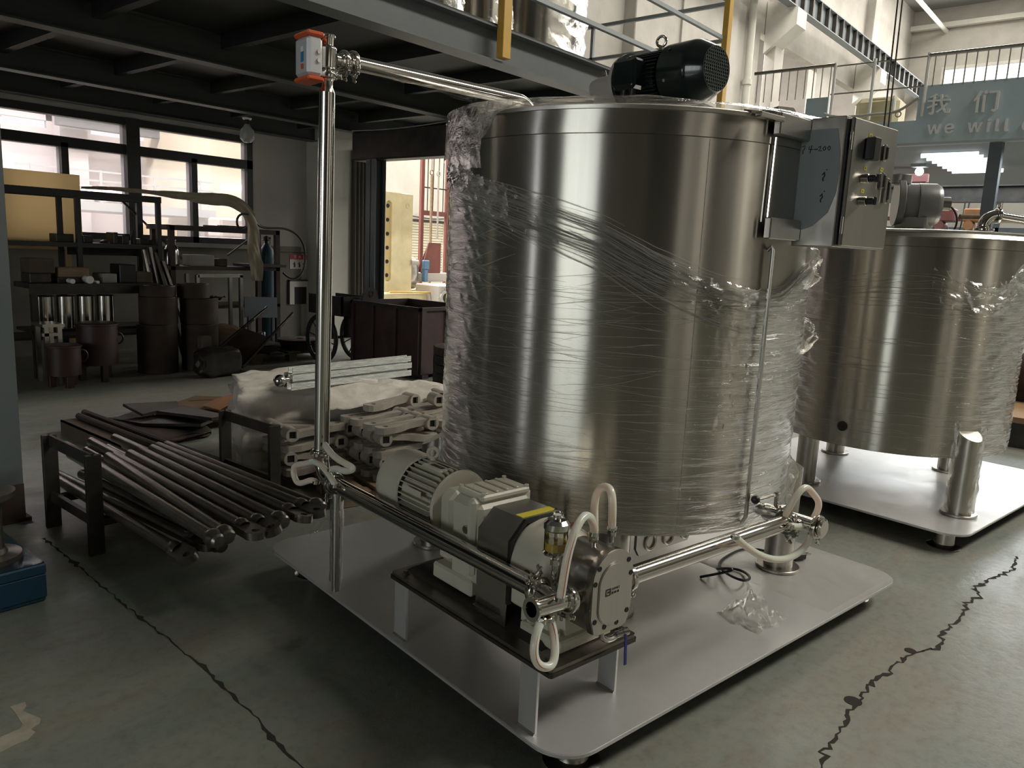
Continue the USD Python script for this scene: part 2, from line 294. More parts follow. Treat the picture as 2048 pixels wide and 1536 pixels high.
fl = single('floor', M().b2((-14, -14, -.3), (40, 24, 0)), FLOOR, 'worn green grey painted concrete factory floor with stains and cracks', 'floor', kind='structure', smooth=False)
def crack(pts, w, name, jit=.02, step=.03, seed=1):
    r = np.random.default_rng(seed); p = np.array(pts); d = np.r_[0, np.cumsum(np.linalg.norm(np.diff(p, axis=0), axis=1))]
    s = np.arange(0, d[-1], step); q = np.stack([np.interp(s, d, p[:, 0]), np.interp(s, d, p[:, 1])], 1); q[1:-1] += r.normal(0, jit, (len(q) - 2, 2))
    t = np.gradient(q, axis=0); nn = np.stack([-t[:, 1], t[:, 0]], 1); nn /= np.linalg.norm(nn, axis=1, keepdims=True) + 1e-9
    ww = w * np.clip(r.lognormal(0, .6, len(q)), .3, 3.2)[:, None]
    P = np.stack([np.c_[q + nn * ww / 2, np.full(len(q), .0012)], np.c_[q - nn * ww / 2, np.full(len(q), .0012)]], 1)
    fl.part(name, M().grid(P, True), GRIME, smooth=False)
crack([(2.0, .58), (2.29, .597), (2.42, .618), (2.56, .612), (2.68, .63), (2.78, .616), (2.9, .628), (3.03, .601), (3.2, .581), (3.34, .54), (3.41, .492), (3.59, .514), (3.77, .481), (3.97, .486), (4.12, .47), (4.23, .494), (4.38, .468), (4.56, .418), (4.65, .396), (4.89, .408)], .011, 'floor_crack', .008, .022)
crack([(1.36, 4.1), (1.335, 3.437), (1.318, 3.176), (1.311, 2.873), (1.303, 2.6), (1.295, 2.459), (1.27, 2.153), (1.2, 1.6), (1.15, .8)], .008, 'floor_joint', .004, .03, 2)
fl.part('bare_patch', M().prism([(.754, 2.651), (.796, 2.647), (.791, 2.62), (.773, 2.6), (.793, 2.532), (.796, 2.513), (.783, 2.49), (.757, 2.48), (.759, 2.453), (.73, 2.429), (.697, 2.43), (.642, 2.42), (.64, 2.497), (.734, 2.504), (.748, 2.526), (.754, 2.607)][::-1], .001), CONCRETE, smooth=False, label='bare pale concrete where the green paint has flaked off')
fl.part('chipped_hole', M().prism(Point(2.75, .635).buffer(.03), .0014), GRIME, smooth=False); fl.part('chipped_hole', M().prism(Point(3.3, .575).buffer(.022), .0014), GRIME, smooth=False)
YW, YB = 10.4, 24.0
def struct(name, m, mt, label): return single(name, m, mt, label, 'wall' if 'wall' in name else name.split('_')[0], kind='structure', smooth=False)
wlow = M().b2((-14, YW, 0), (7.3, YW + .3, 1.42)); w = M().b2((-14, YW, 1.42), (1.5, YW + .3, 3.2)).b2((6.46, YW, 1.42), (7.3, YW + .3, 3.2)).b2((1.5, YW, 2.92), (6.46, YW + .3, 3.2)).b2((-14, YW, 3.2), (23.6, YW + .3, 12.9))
w.b2((7.3, YW, 0), (8.6, YW + .3, 3.2)).b2((15, YW, 0), (23.6, YW + .3, 3.2)).b2((23.6, YW, 0), (40, YW + .3, 5.2)).b2((23.6, YW, 8.3), (40, YW + .3, 12.9)).b2((28.6, YW, 5.2), (30.6, YW + .3, 8.3))
wb = struct('wall_back', w, WALL, 'tall plastered dividing wall behind the mezzanine, with pillars and openings')
wb.part('dado', wlow, mat('shaded_plaster', (.235, .22, .185), .9, 0, (.17, .16, .135), 1.2, detail=8), smooth=False, label='lower wall under the window with shade in its darker colour')  # darker than the wall above; shade under the mezzanine put into the colour
for x in (7.75, 16.4, 24.4, 33.6):
    wb.part('pillar', M().b2((x - .35, YW - .32, 0), (x + .35, YW + .02, 12.9), .02), WALLWHITE if x < 10 else WALL)
for x in (19.0, 21.6):
    wb.part('pilaster', M().b2((x - .3, YW - .06, 3.3), (x + .3, YW + .01, 12.9)), WALL)
for x in (25.0, 33.8):
    wb.part('corbel', M().prism([(0, 0), (.95, .72), (.95, 1.2), (0, 1.5)], .75, (x - .38, YW - .02, 7.75), (0, -1, 0), (0, 0, 1)), WALLWHITE, smooth=False)
wb.part('downpipe', M().cyl((22.6, YW - .16, .0), (22.6, YW - .16, 12.5), .11, 12).cyl((22.6, YW - .16, 6.6), (22.6, YW - .16, 6.75), .14, 12), WALLWHITE)
wb.part('wall_seam', M().box((7.05, YW - .004, 1.33), (.9, .008, .012)), DARKSTEEL, smooth=False)
struct('wall_east', M().b2((40, -14, 0), (40.3, 24, 7.0)).b2((40, -14, 10.4), (40.3, 24, 12.9)).b2((40, 9.0, 7.0), (40.3, 24, 10.4)).b2((40, -14, 7.0), (40.3, -6, 10.4)), WALL, 'far end wall of the hall with a long high window')
we = thing('window_1', 'long bright high window strip in the far end wall', 'window', (40.1, 9, 7), kind='structure', mat=WALLWHITE)
we.part('head_frame', M().b2((39.98, -6, 10.28), (40.1, 9, 10.4))); we.part('side_frame', M().b2((39.98, 8.88, 7), (40.1, 9, 10.28)))
for k, y in enumerate((5.3, 1.6, -2.2)): we.part('mullion', M().b2((39.98, y - .09, 7), (40.1, y + .09, 10.28)), OXIDE)
we.part('pane', M().b2((40.12, -6, 7), (40.16, 9, 10.4)), DAY, smooth=False)
struct('wall_west', M().b2((-14.3, -14, 0), (-14, -2.3, 12.9)).b2((-14.3, 3.9, 0), (-14, 8.9, 12.9)).b2((-14.3, 9.7, 0), (-14, 24, 12.9)).b2((-14.3, -2.3, 5.3), (-14, 3.9, 12.9)).b2((-14.3, 8.9, 4.4), (-14, 9.7, 12.9)), WALLDARK, 'end wall behind the camera with a wide doorway')
struct('wall_front', M().b2((-14, -14.3, 0), (40, -14, 12.9)), WALLDARK, 'long plastered side wall across the hall')
for i, (x0, x1, h) in enumerate(((.3, 4.2, 7.0), (-13.8, -6.2, 7.0), (9.3, 15, 7))):  # added unseen dark panels that make the dark bands in the tank reflection
    t = thing('door_%d' % (i + 1), 'added unseen dark door across the hall that bands the tank reflection', 'door', ((x0 + x1) / 2, -13.9, 0), kind='structure', mat=DARKSTEEL)
    for k in range(4): t.part('panel', M().b2((x0 + (x1 - x0) * k / 4 + .02, -14, 0), (x0 + (x1 - x0) * (k + 1) / 4 - .02, -13.9, h), .01))
struct('ceiling', M().b2((-14, -14, 12.9), (40, 24, 13.1)), ROOF, 'dull grey sheet roof high over the hall')
for k, x in enumerate((8, 16, 24, 32)):
    t = thing('trim_%d' % (k + 1), 'grey roof truss with a lower chord and diagonals', 'truss', (x, -2, 11.6), kind='structure', mat=PALEGREY)
    t.part('bottom_chord', M().b2((x - .1, -14, 11.5), (x + .1, YW, 11.65))); t.part('top_chord', M().b2((x - .1, -14, 12.6), (x + .1, YW, 12.8)))
    for j in range(8): t.part('diagonal', M().bar((x, -13.5 + 3 * j, 11.6), (x, -12 + 3 * j, 12.7), .08, .08))
for k, y in enumerate((9.0, 5, 1)):
    single('roof_pipe', M().cyl((10, y, 11.9), (40, y, 11.9), .09, 10), WHITE, 'pale pipe running under the roof, %s from the back wall' % ('first', 'second', 'third')[k], 'pipe')
single('gable_beam', M().b2((39.6, -14, 12.0), (39.85, YW, 12.2)), WALLWHITE, 'pale steel edge beam along the top of the far end wall', 'beam')
# neighbouring bay, seen through the dusty window
w = M().b2((-14, YB, 0), (40, YB + .3, 4.22)).b2((-14, YB, 4.80), (40, YB + .3, 12.9)).b2((-14, YB, 4.42), (40, YB + .3, 4.58))
for a, b in ((-14, 6.5), (8.65, 9.8), (11.6, 15), (17, 40)): w.b2((a, YB, 4.22), (b, YB + .3, 4.8))
wf = struct('wall_far', w, LAVENDER, 'pale hazy wall of the neighbouring bay with bright slot windows')
for k, (a, b) in enumerate(((6.5, 8.65), (9.8, 11.6), (15, 17))):
    t = thing('window_%d' % (k + 2), 'bright double slot window in the far bay wall', 'window', ((a + b) / 2, YB, 4.2), kind='structure', mat=DAY)
    t.part('pane', M().b2((a, YB + .12, 4.58), (b, YB + .16, 4.8)), smooth=False); t.part('pane', M().b2((a, YB + .12, 4.22), (b, YB + .16, 4.42)), smooth=False)
    t.part('mullion', M().b2(((a + b) / 2 - .03, YB + .05, 4.22), ((a + b) / 2 + .03, YB + .11, 4.8)), WHITE)
wf.part('buttress', M().b2((11.3, 20.2, 0), (13.4, YB, 9.5)), OCHREWALL); wf.part('buttress', M().b2((8.8, YB - .5, 0), (9.5, YB, 9.5)), LAVENDER)
struct('wall_bay', M().b2((13.7, 17.5, 0), (27, 17.8, 7)), WALLWHITE, 'bright whitewashed wall beyond the doorway')
single('bay_crane_beam', M().b2((8.6, YB - 1.0, 4.25), (13, YB - .7, 4.55)), BEAMGREY, 'dark crane beam crossing the far bay wall between slot windows', 'beam')
t = thing('bay_platform', 'pale steel platform with railing in the neighbouring bay behind the window', 'platform', (9, 20.5, 0), mat=PALEGREY)
t.part('deck', M().b2((6.5, 19.8, 2.0), (11.2, 22.5, 2.2)))
for x in (6.8, 8.3, 9.6, 10.8): t.part('post', M().b2((x - .025, 19.85, 2.2), (x + .025, 19.9, 2.95)))
for z in (2.92, 2.7): t.part('rail', M().b2((6.5, 19.86, z - .02), (11.2, 19.9, z + .02)))
for x in (7.0, 9.0, 10.9): t.part('leg', M().b2((x - .07, 20, 0), (x + .07, 20.14, 2.0)))
def blob(name, c, size, mt, label, cat, bev=.08, R=None, seed=0):
    m = trimesh.creation.icosphere(3, 1.0); v = np.array(m.vertices); v = np.sign(v) * np.abs(v) ** .55
    v += (meshkit.fbm(v * 2.2 + seed, 3, seed)[:, None] - .5) * .35; v *= np.asarray(size) / 2
    return single(name, M().raw(v + np.asarray(c, float), m.faces), mt, label, cat, (c[0], c[1], c[2] - size[2] / 2))
for k, (x, c) in enumerate(((8.1, WHITE), (8.75, WALL), (9.3, SACK))):
    blob('white_bag', (x, 20.6, 2.4), (.6, .5, .42), c, '%s lying on the platform in the neighbouring bay' % ('white plastic bag', 'grey white bag', 'tan sack')[k], 'bag', seed=k)
single('cream_cabinet', M().b2((8.3, 18, .0), (9.2, 18.7, 1.75), .03), CARD, 'cream machine cabinet standing in the bay behind the window', 'cabinet')
single('grey_machine', M().b2((9.3, 16.5, 0), (10.6, 17.4, 1.5), .05).b2((9.5, 16.6, 1.5), (10.2, 17.2, 1.95), .05), GREYCAST, 'grey machine tool with stepped top behind the window', 'machine')
single('bay_bench', M().b2((6.6, 17, .75), (8.2, 18, .85)).b2((6.7, 17.1, 0), (6.8, 17.2, .75)).b2((8, 17.1, 0), (8.1, 17.2, .75)).b2((6.7, 17.8, 0), (6.8, 17.9, .75)).b2((8, 17.8, 0), (8.1, 17.9, .75)), PALEGREY, 'pale work bench behind the window', 'bench')
# big window under the mezzanine
t = thing('window_5', 'wide dusty factory window with thick black frame under the mezzanine', 'window', (4, YW + .1, 1.42), kind='structure', mat=FRAME)
F0, F1 = YW - .02, YW + .14
t.part('frame', M().b2((1.5, F0, 1.42), (6.46, F1, 1.50)).b2((1.5, F0, 2.86), (6.46, F1, 2.95)).b2((6.37, F0, 1.42), (6.46, F1, 2.95)).b2((1.5, F0, 1.42), (1.58, F1, 2.95)))
t.part('transom', M().b2((1.5, F0, 2.50), (6.46, F1, 2.62)))
for x, wd in ((3.05, .17), (4.74, .17)): t.part('mullion', M().b2((x - wd / 2, F0 - .03, 1.42), (x + wd / 2, F1, 2.95)))
for x in (2.25, 3.93, 5.57): t.part('mullion', M().b2((x - .04, F0, 1.42), (x + .04, F1, 2.55)))
for a, b in ((1.58, 2.21), (2.29, 2.97), (3.13, 3.89), (3.97, 4.66), (4.82, 5.53), (5.61, 6.37)): t.part('pane', M().b2((a, YW + .05, 1.5), (b, YW + .056, 2.5)), DUSTY, smooth=False)
for a, b in ((1.58, 2.97), (3.13, 4.66), (4.82, 6.37)): t.part('pane', M().b2((a, YW + .05, 2.62), (b, YW + .056, 2.86)), DUSTY, smooth=False)
t.part('sill', M().b2((1.4, YW - .1, 1.36), (6.5, YW + .02, 1.42)), WALLDIM)
# ================================================================ mezzanine
Z0, Z1 = 3.0, 3.26
def ibeam(m, a, b, h=.26, wd=.16, tf=.014):
    a, b = np.array(a, float), np.array(b, float)
    for dz, ww, hh in ((tf / 2, wd, tf), (h - tf / 2, wd, tf), (h / 2, .01, h - 2 * tf)): m.bar(a + (0, 0, dz), b + (0, 0, dz), ww, hh)
    return m
mz = thing('mezzanine', 'dark steel mezzanine floor on grey columns over the left bay', 'mezzanine', (2, 7, 0), mat=JOIST)
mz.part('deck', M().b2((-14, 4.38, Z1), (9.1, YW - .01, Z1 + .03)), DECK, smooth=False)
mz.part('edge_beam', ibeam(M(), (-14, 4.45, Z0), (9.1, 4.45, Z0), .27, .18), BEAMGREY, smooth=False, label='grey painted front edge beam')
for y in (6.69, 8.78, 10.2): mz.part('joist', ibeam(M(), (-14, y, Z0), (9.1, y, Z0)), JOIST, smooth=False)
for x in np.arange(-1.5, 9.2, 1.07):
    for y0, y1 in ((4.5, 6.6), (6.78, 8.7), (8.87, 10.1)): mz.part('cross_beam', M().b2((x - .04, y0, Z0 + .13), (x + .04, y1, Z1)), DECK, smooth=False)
def column(m, x, y, z1, wf=.34, d=.34, ax='x'):
    return m.b2((x - wf / 2, y - d / 2, 0), (x + wf / 2, y - d / 2 + .016, z1)).b2((x - wf / 2, y + d / 2 - .016, 0), (x + wf / 2, y + d / 2, z1)).b2((x - .008, y - d / 2, 0), (x + .008, y + d / 2, z1))
c = M(); X1 = 1.395
c.b2((X1 - .5, 4.44, .0), (X1, 4.456, Z0)).b2((X1 - .5, 4.80, 0), (X1, 4.816, Z0)).b2((X1 - .27, 4.456, 0), (X1 - .23, 4.80, Z0))
cc = mz.part('column', c, COLPAINT, smooth=False, label='big grey blue flanged column at the left edge')
mz.part('column_base', M().b2((X1 - .53, 4.41, 0), (X1 + .02, 4.85, .02)).b2((X1 - .505, 4.432, .02), (X1 + .0, 4.44, .2)), RUST, smooth=False)
xc, yc = 7.05, 8.35
c = M().b2((xc - .09, yc - .10, 0), (xc - .078, yc + .1, 2.68)).b2((xc + .078, yc - .10, 0), (xc + .09, yc + .1, 2.68)).b2((xc - .09, yc - .006, 0), (xc + .09, yc + .006, 2.68))
mz.part('column', c, COLPAINT, smooth=False, label='slim grey blue column beside the doorway')
mz.part('cross_girder', M().b2((6.95, 6.0, 2.62), (7.2, 8.75, Z0), .02), DARKSTEEL, label='black boxed girder over the slim column')
for k, (x, tp) in enumerate(((4.96, 4.6), (8.9, 4.6))):
    mz.part('rail_post', M().b2((x - .05, 4.30, 3.03), (x + .05, 4.37, tp), .004), YELLOW, label='yellow railing post')
for z in (3.6, 4.07, 4.5): mz.part('guard_rail', M().b2((-2, 4.355, z - .02), (9.0, 4.395, z + .02)), PALEGREY)
for z in (3.62, 4.07, 4.48): mz.part('side_rail', M().b2((8.98, 4.4, z - .02), (9.02, 10.2, z + .02)), PALEGREY)
for y in (6.3, 8.2): mz.part('side_post', M().b2((8.98, y - .02, Z1), (9.02, y + .02, 4.5)), PALEGREY)
cb = M().tube([(6.9, 8.95, 3.02), (6.93, 8.2, 2.99), (6.93, 7.2, 3.0), (6.93, 6.3, 3.06)], .008, 6, smooth=20)
single('sagging_cable', cb, WALLDIM, 'thin pale cable sagging along the black girder', 'cable')
# lamp bulb hanging under the mezzanine
t = thing('hanging_lamp', 'large white bulb lamp in a holder hanging under the mezzanine', 'lamp', (5.62, 9.15, 2.76), mat=WHITE)
t.part('rose', M().lathe([(0, 0), (.05, 0), (.06, .02), (0, .03)], (5.62, 9.15, 2.985), n=16)); t.part('holder', M().cyl((5.62, 9.15, 2.93), (5.62, 9.15, 2.99), .03, 14), DARKSTEEL)
t.part('bulb', M().lathe([(0, 0), (.05, .01), (.085, .05), (.09, .10), (.08, .16), (.045, .20), (.032, .23), (0, .23)], (5.62, 9.15, 2.70), n=20), mat('milk_bulb', (.42, .42, .40), .35))
# ================================================================ right-hand platform with the slogan
pf = thing('slogan_platform', 'pale blue platform fascia with raised slogan lettering and steel railing', 'platform', (10.5, 0, 0), mat=LTBLUE)
pf.part('deck', M().b2((10.5, -9, 3.0), (17, 4.7, 3.1)), ROOF, smooth=False)
pf.part('fascia', M().b2((10.45, -9, 3.0), (10.5, 2.56, 3.65)), smooth=False); pf.part('fascia', M().b2((10.45, 2.56, 3.0), (10.5, 4.7, 3.26)), smooth=False); pf.part('fascia', M().b2((10.46, 3.62, 3.26), (10.5, 3.9, 3.62)), smooth=False)
pf.part('fascia_lip', M().b2((10.44, -9, 2.975), (10.56, 4.7, 3.0)), PALEGREY, smooth=False)
for y, in ((1.70,), (-2.4,), (-6.5,)): pf.part('column', M().b2((10.52, y - .065, 0), (10.66, y + .065, 3.0)), GREYBLUE, smooth=False)
for y0, y1, z0, z1 in ((3.57, 4.63, 3.64, 4.0), (-8, 2.5, 3.65, 3.99)):
    pf.part('top_rail', M().cyl((10.45, y0, z1), (10.45, y1, z1), .022, 8), SATIN)
    for y in np.arange(y0 + .05, y1, .107):
        if y > 0 or abs(y % 1) < .11: pf.part('baluster', M().cyl((10.45, y, z0 - .02), (10.45, y, z1), .007, 6), SATIN)
for y in (3.57, 2.5, 3.1): pf.part('rail_post', M().cyl((10.45, y, 3.3), (10.45, y, 4.02), .02, 8), WHITE)
for z in (3.645, 3.98): pf.part('tie_rail', M().cyl((10.45, 2.5, z), (10.45, 3.6, z), .009, 6), SATIN)
def strokes(segs, wd):
    return unary_union([LineString(s).buffer(wd / 2, cap_style=2, join_style=1) for s in segs])
WO = strokes([[(38, 99), (12, 86)], [(3, 68), (97, 68)], [(30, 92), (30, 6), (24, 1), (14, 7)], [(3, 34), (46, 50)], [(58, 99), (61, 62), (70, 30), (84, 5), (95, 4), (97, 24)], [(76, 92), (90, 80)], [(88, 52), (68, 26), (46, 8)]], 10)
MEN = strokes([[(26, 99), (16, 74), (2, 55)], [(18, 72), (18, 0)], [(42, 97), (50, 84)], [(42, 80), (42, 0)], [(60, 90), (94, 90), (94, 12), (88, 3), (76, 7)]], 11)
def sign_char(poly, y_left, z, w, h):
    from shapely import affinity
    g = affinity.scale(poly, w / 100, h / 100, origin=(0, 0))
    pf.part('letter', M().prism(g, .035, (10.447, y_left, z), (0, -1, 0), (0, 0, 1)), LETTER, smooth=False)
sign_char(WO, 2.455, 3.315, .25, .22); sign_char(MEN, 1.97, 3.30, .25, .235)
for txt, y, z in (('w', 2.425, 3.095), ('e', 2.245, 3.095), ('w', 2.005, 3.09), ('i', 1.815, 3.085), ('l', 1.735, 3.083), ('l', 1.645, 3.08), ('c', 1.475, 3.08)):
    tm = meshkit.text_mesh(txt, .135, .02, bold=True); v = np.array(tm.vertices)
    pf.part('letter', M().raw(np.stack([10.45 - v[:, 2], y - v[:, 0], z + v[:, 1]], 1), tm.faces), LETTER, smooth=False)
t = thing('plastic_tank', 'cream plastic tank with hoop handles on the platform behind the railing', 'tank', (10.9, 3.1, 3.1), mat=MACHCREAM)
t.part('body', M().b2((10.7, 2.84, 3.1), (11.1, 3.36, 3.62), .06)); 
for z in (3.38, 3.58): t.part('handle', M().tube([(10.7, 3.17, z), (10.67, 3.16, z), (10.67, 2.99, z), (10.7, 2.98, z)], .012, 6), MACHCREAM)
t.part('bottle', M().cyl((10.62, 2.88, 3.42), (10.62, 2.88, 3.56), .03, 10).cyl((10.62, 2.88, 3.56), (10.62, 2.88, 3.6), .012, 8), WHITE)
single('festoon_cable', M().tube([(10.36, 3.62, 3.40), (10.36, 3.5, 3.36), (10.36, 3.0, 3.35), (10.36, 2.72, 3.38), (10.36, 2.6, 3.46), (10.36, 2.54, 3.5)], .016, 8, smooth=24).torus((10.36, 2.74, 3.33), (1, 0, 0), .03, .008), WALL, 'pale rope slung along the railing above the blue fascia', 'rope')
cx = M()
for y in (2.79, 2.84): cx.tube([(10.2, y, 3.0), (10.2, y + .02, 5), (10.3, y + .1, 9.5)], .009, 6)
single('crane_pendant', cx.box((10.2, 2.815, 2.55), (.08, .09, .9), .02), DARKSTEEL, 'pair of long crane control cables hanging in front of the platform', 'cable')
t = thing('crane_runway', 'long dark crane runway girder with stiffeners on the wall corbels', 'crane beam', (30, 9.7, 9), mat=BEAMGREY)
t.part('girder', ibeam(M(), (16, 9.62, 8.98), (40, 9.62, 8.98), .66, .26, .03), mat('runway_paint', (.20, .225, .24), .5), smooth=False)
for x in np.arange(16.6, 40, .72): t.part('stiffener', M().b2((x - .03, 9.49, 9.01), (x + .06, 9.61, 9.61)), DARKSTEEL, smooth=False)
# under the platform
t = thing('platform_light', 'bright bare lamp fitting under the platform', 'lamp', (12.6, 2.95, 2.9), mat=PALEGREY)
t.part('batten', M().b2((12.5, 2.85, 2.96), (12.7, 3.05, 3.0))); t.part('bulb', M().sph((12.6, 2.95, 2.9), .06, 8), LAMP)
t = thing('strip_light', 'ribbed white strip light panel under the platform deck', 'light panel', (13, 2.3, 2.95), mat=WHITE)
for k in range(7): t.part('tube', M().cyl((11.3 + k * .32, 2.0, 2.955), (11.3 + k * .32, 2.65, 2.955), .03, 8), emit('tube_glow%d' % k, (.85, .93, 1.0), 1.6))
single('red_box_beam', M().b2((12.85, 2.9, 2.78), (13.0, 4.2, 2.90), .005).b2((12.84, 2.88, 2.77), (12.86, 2.905, 2.91)), OXIDE, 'open ended red box section lying on the black beam', 'beam')
single('black_beam', ibeam(M(), (13.1, -8, 2.5), (13.1, 5, 2.5), .24, .2, .02), DARKSTEEL, 'black steel beam crossing under the slogan platform', 'beam', smooth=False)
t = thing('pallet_racking', 'blue grey pallet racking with red beams far under the platform', 'racking', (20, 2, 0), mat=GREYBLUE)
for y in (-3, 0, 3, 5.6): t.part('upright', M().b2((19.9, y - .06, 0), (20, y + .06, 3.6)))
for z in (1.25, 1.95, 2.6): t.part('red_beam', M().b2((19.85, -3, z), (19.95, 5.6, z + .09)), OXIDE)
for z in (1.55, 2.25): t.part('shelf', M().b2((19.9, -3, z), (21, 5.6, z + .22)), GREYBLUE)
t.part('back_sheet', M().b2((21, -3, 0), (21.05, 5.6, 3.3)), WALLWHITE, smooth=False)
single('hoist_cables', M().tube([(14, 2.9, 2.7), (14, 2.85, 1.9), (14, 2.72, 1.75), (14, 2.62, 1.95), (14, 2.6, 2.6)], .012, 6, smooth=24).tube([(14.1, 2.75, 2.7), (14.1, 2.72, 2.0), (14.1, 2.62, 1.85), (14.1, 2.55, 2.1), (14.1, 2.5, 2.6)], .012, 6, smooth=24), BLACK, 'looped black hoist cables hanging from the beam', 'cable')
for k, y in enumerate((2.35, 2.75, 3.2)): single('hoist_trolley', M().box((13.7, y, 2.35), (.3, .28, .2), .02).cyl((13.55, y + .06, 2.2), (13.85, y + .06, 2.2), .07, 12), (ORANGE, OXIDE, OXIDE)[k], '%s hoist trolley under the black beam' % ('orange', 'rust red middle', 'rust red far')[k], 'hoist')
# ================================================================ first skid, tank and its fittings (in the skid's axes)
def rrect(x0, y0, x1, y1, r): return sbox(x0 + r, y0 + r, x1 - r, y1 - r).buffer(r, quad_segs=10)
def make_skid(lx, ly, feet, label, base, rz):
    t = thing('skid_plate', label, 'platform', base, rz, mat=PLATE)
    o = np.array(base)
    t.part('plate', M().prism(rrect(0, 0, lx, ly, .13), .010, o + (0, 0, .1035)).prism(rrect(.003, .003, lx - .003, ly - .003, .127), .0115, o + (0, 0, .1035)), smooth=False)
    for x, y in feet:
        c = o + (x, y, 0)
        t.part('foot', M().lathe([(0, 0), (.085, 0), (.09, .008), (.07, .018), (.052, .022), (.05, .1035), (0, .1035)], c, n=28), SATIN)
    return t
skid = make_skid(2.198, 2.0, [(.16, .12), (2.04, .17), (.16, 1.80), (2.04, 1.83), (1.1, .5), (1.1, 1.5)], 'large rounded stainless steel skid plate under the nearer tank and pump', A0, SKR)
TX, TY, TR, TB, TT = 1.236, .987, .772, .50, 2.01
def shell(t, c, r, zb, zt, leg_xy, z_leg, nm=1):
    cx, cy = c
    t.part('shell', M().lathe([(r - .02, zb + .012), (r - .006, zb + .002), (r, zb + .006), (r, zt - .085), (r - .003, zt - .083)], (cx, cy, 0), n=160), TANK, 40)
    t.part('top_band', M().lathe([(r - .003, zt - .084), (r + .0015, zt - .082), (r + .0015, zt - .002), (r - .004, zt)], (cx, cy, 0), n=160), TANK, 40)
    t.part('bottom', M().lathe([(0, zb - .01), (r * .8, zb), (r - .012, zb + .012)], (cx, cy, 0), n=96), SATIN)
    t.part('lid', M().lathe([(r - .01, zt - .006), (r + .012, zt - .004), (r + .014, zt + .008), (r, zt + .014), (r * .5, zt + .03), (0, zt + .035)], (cx, cy, 0), n=128), SATIN)
    for x, y in leg_xy:
        d = unit((cx - x, cy - y, 0)); L = M().cyl((x, y, .115), (x, y, z_leg), .066, 28)
        V, F = L.arr(); topm = V[:, 2] > z_leg - .01; V[topm, 2] += ((V[topm, :2] - (x, y)) @ d[:2]) * .55
        lg = t.part('leg', M().raw(V, F), SATIN)
        lg.part('base_flange', M().cyl((x, y, .115), (x, y, .131), .098, 32, bev=.003), SATIN)
D = .575
legs = [(.83, .58), (TX - D, TY + D), (TX + D, TY - D), (TX + D, TY + D)]
tank = thing('mixing_tank', 'large brushed stainless mixing tank in the middle, wrapped in stretch film', 'tank', (TX, TY, .115), mat=TANK, skid=True)
shell(tank, (TX, TY), TR, TB, TT, legs, .64)
def onr(deg, z, r): a = math.radians(deg); return np.array([TX + r * math.cos(a), TY + r * math.sin(a), z])
tank.part('conduit', M().tube([onr(-97.6, 1.56, TR + .005), onr(-97.4, 1.575, TR + .02), onr(-97.2, 1.56, TR + .024), onr(-97.4, .56, TR + .024), onr(-97.5, .53, TR + .01)], .008, 10), STEEL)
tank.part('conduit', M().tube([onr(-99.2, 1.95, TR + .012), onr(-99.6, 1.66, TR + .012)], .007, 8), STEEL)
tank.part('weld_seam', M().bar(onr(-119, 1.92, TR + .0004), onr(-119, .52, TR + .0004), .0025, .0012, (0, 1, 0)), SATIN)
for z in (1.955, 1.60): tank.part('cabinet_bracket', M().b2((1.085, .185, z), (1.29, .213, z + .075), .004), SATIN)
tank.part('lid_hinge', M().bar((.985, .215, 2.012), (1.10, .19, 2.005), .03, .018, bev=.004).bar((1.0, .235, 2.02), (1.02, .28, 2.03), .03, .014).tube([(1.02, .225, 2.02), (1.03, .215, 2.035), (1.08, .205, 2.035), (1.09, .212, 2.015)], .005, 8), SATIN)
tank.part('hatch_bracket', M().hull([(1.09, .215, 2.0), (1.29, .205, 2.0), (1.11, .215, 2.055), (1.20, .21, 2.062), (1.10, .42, 2.02), (1.28, .42, 2.02), (1.20, .40, 2.06)]), SATIN)
tank.part('outlet_stub', M().pipe((1.25, .235, .565), (1.25, .175, .565), .0255).cyl((1.25, .185, .565), (1.25, .176, .565), .032, 24), STEEL)
bp = M().prism([(0, 0), (.30, 0), (.34, .05), (.34, .10), (-.02, .10), (-.02, .03)], .012, (.80, .44, .40), (1, 0, 0), (0, 0, 1))
for x in (.86, .97, 1.08): bp.torus((x, .425, .445), (0, 1, 0), .03, .006, 18, 6)
tank.part('lifting_plate', bp, SATIN)
# ---- agitator motor on the lid
MX, MZ = 1.236, 2.25
t = thing('agitator_motor', 'dark green black electric motor with gearbox lying on the tank lid', 'motor', (MX, .9, 2.04), mat=GREENBLK, skid=True)
ax = (0, -1, 0)
t.part('body', M().lathe([(0, 0), (.118, 0), (.118, .016), (.098, .02), (.094, .20), (0, .20)], (MX, 1.02, MZ), ax, 40))
for k in range(40):
    a = 2 * PI * k / 40; d = np.array([math.cos(a), 0, math.sin(a)])
    t.part('fin', M().bar(np.array([MX, .99, MZ]) + d * .099, np.array([MX, .80, MZ]) + d * .099, .004, .018, d))
t.part('fan_cover', M().lathe([(.112, 0), (.12, .006), (.122, .12), (.118, .15), (.088, .205), (.083, .21)], (MX, .786, MZ), ax, 48))
g = M().lathe([(.083, 0), (.087, .004), (.084, .008), (.08, .004), (.083, 0)], (MX, .583, MZ), ax, 40)
for k in range(-6, 7):
    q = k * .0125; h = math.sqrt(max(.083 ** 2 - q * q, 0))
    g.bar((MX - h, .578, MZ + q), (MX + h, .578, MZ + q), .004, .004); g.bar((MX + q, .577, MZ - h), (MX + q, .577, MZ + h), .004, .004, (1, 0, 0))
t.part('fan_grille', g, mat('grille_paint', (.055, .065, .06), .35)); t.part('fan', M().cyl((MX, .60, MZ), (MX, .606, MZ), .082, 32).cyl((MX, .586, MZ), (MX, .60, MZ), .02, 16), BLACK)
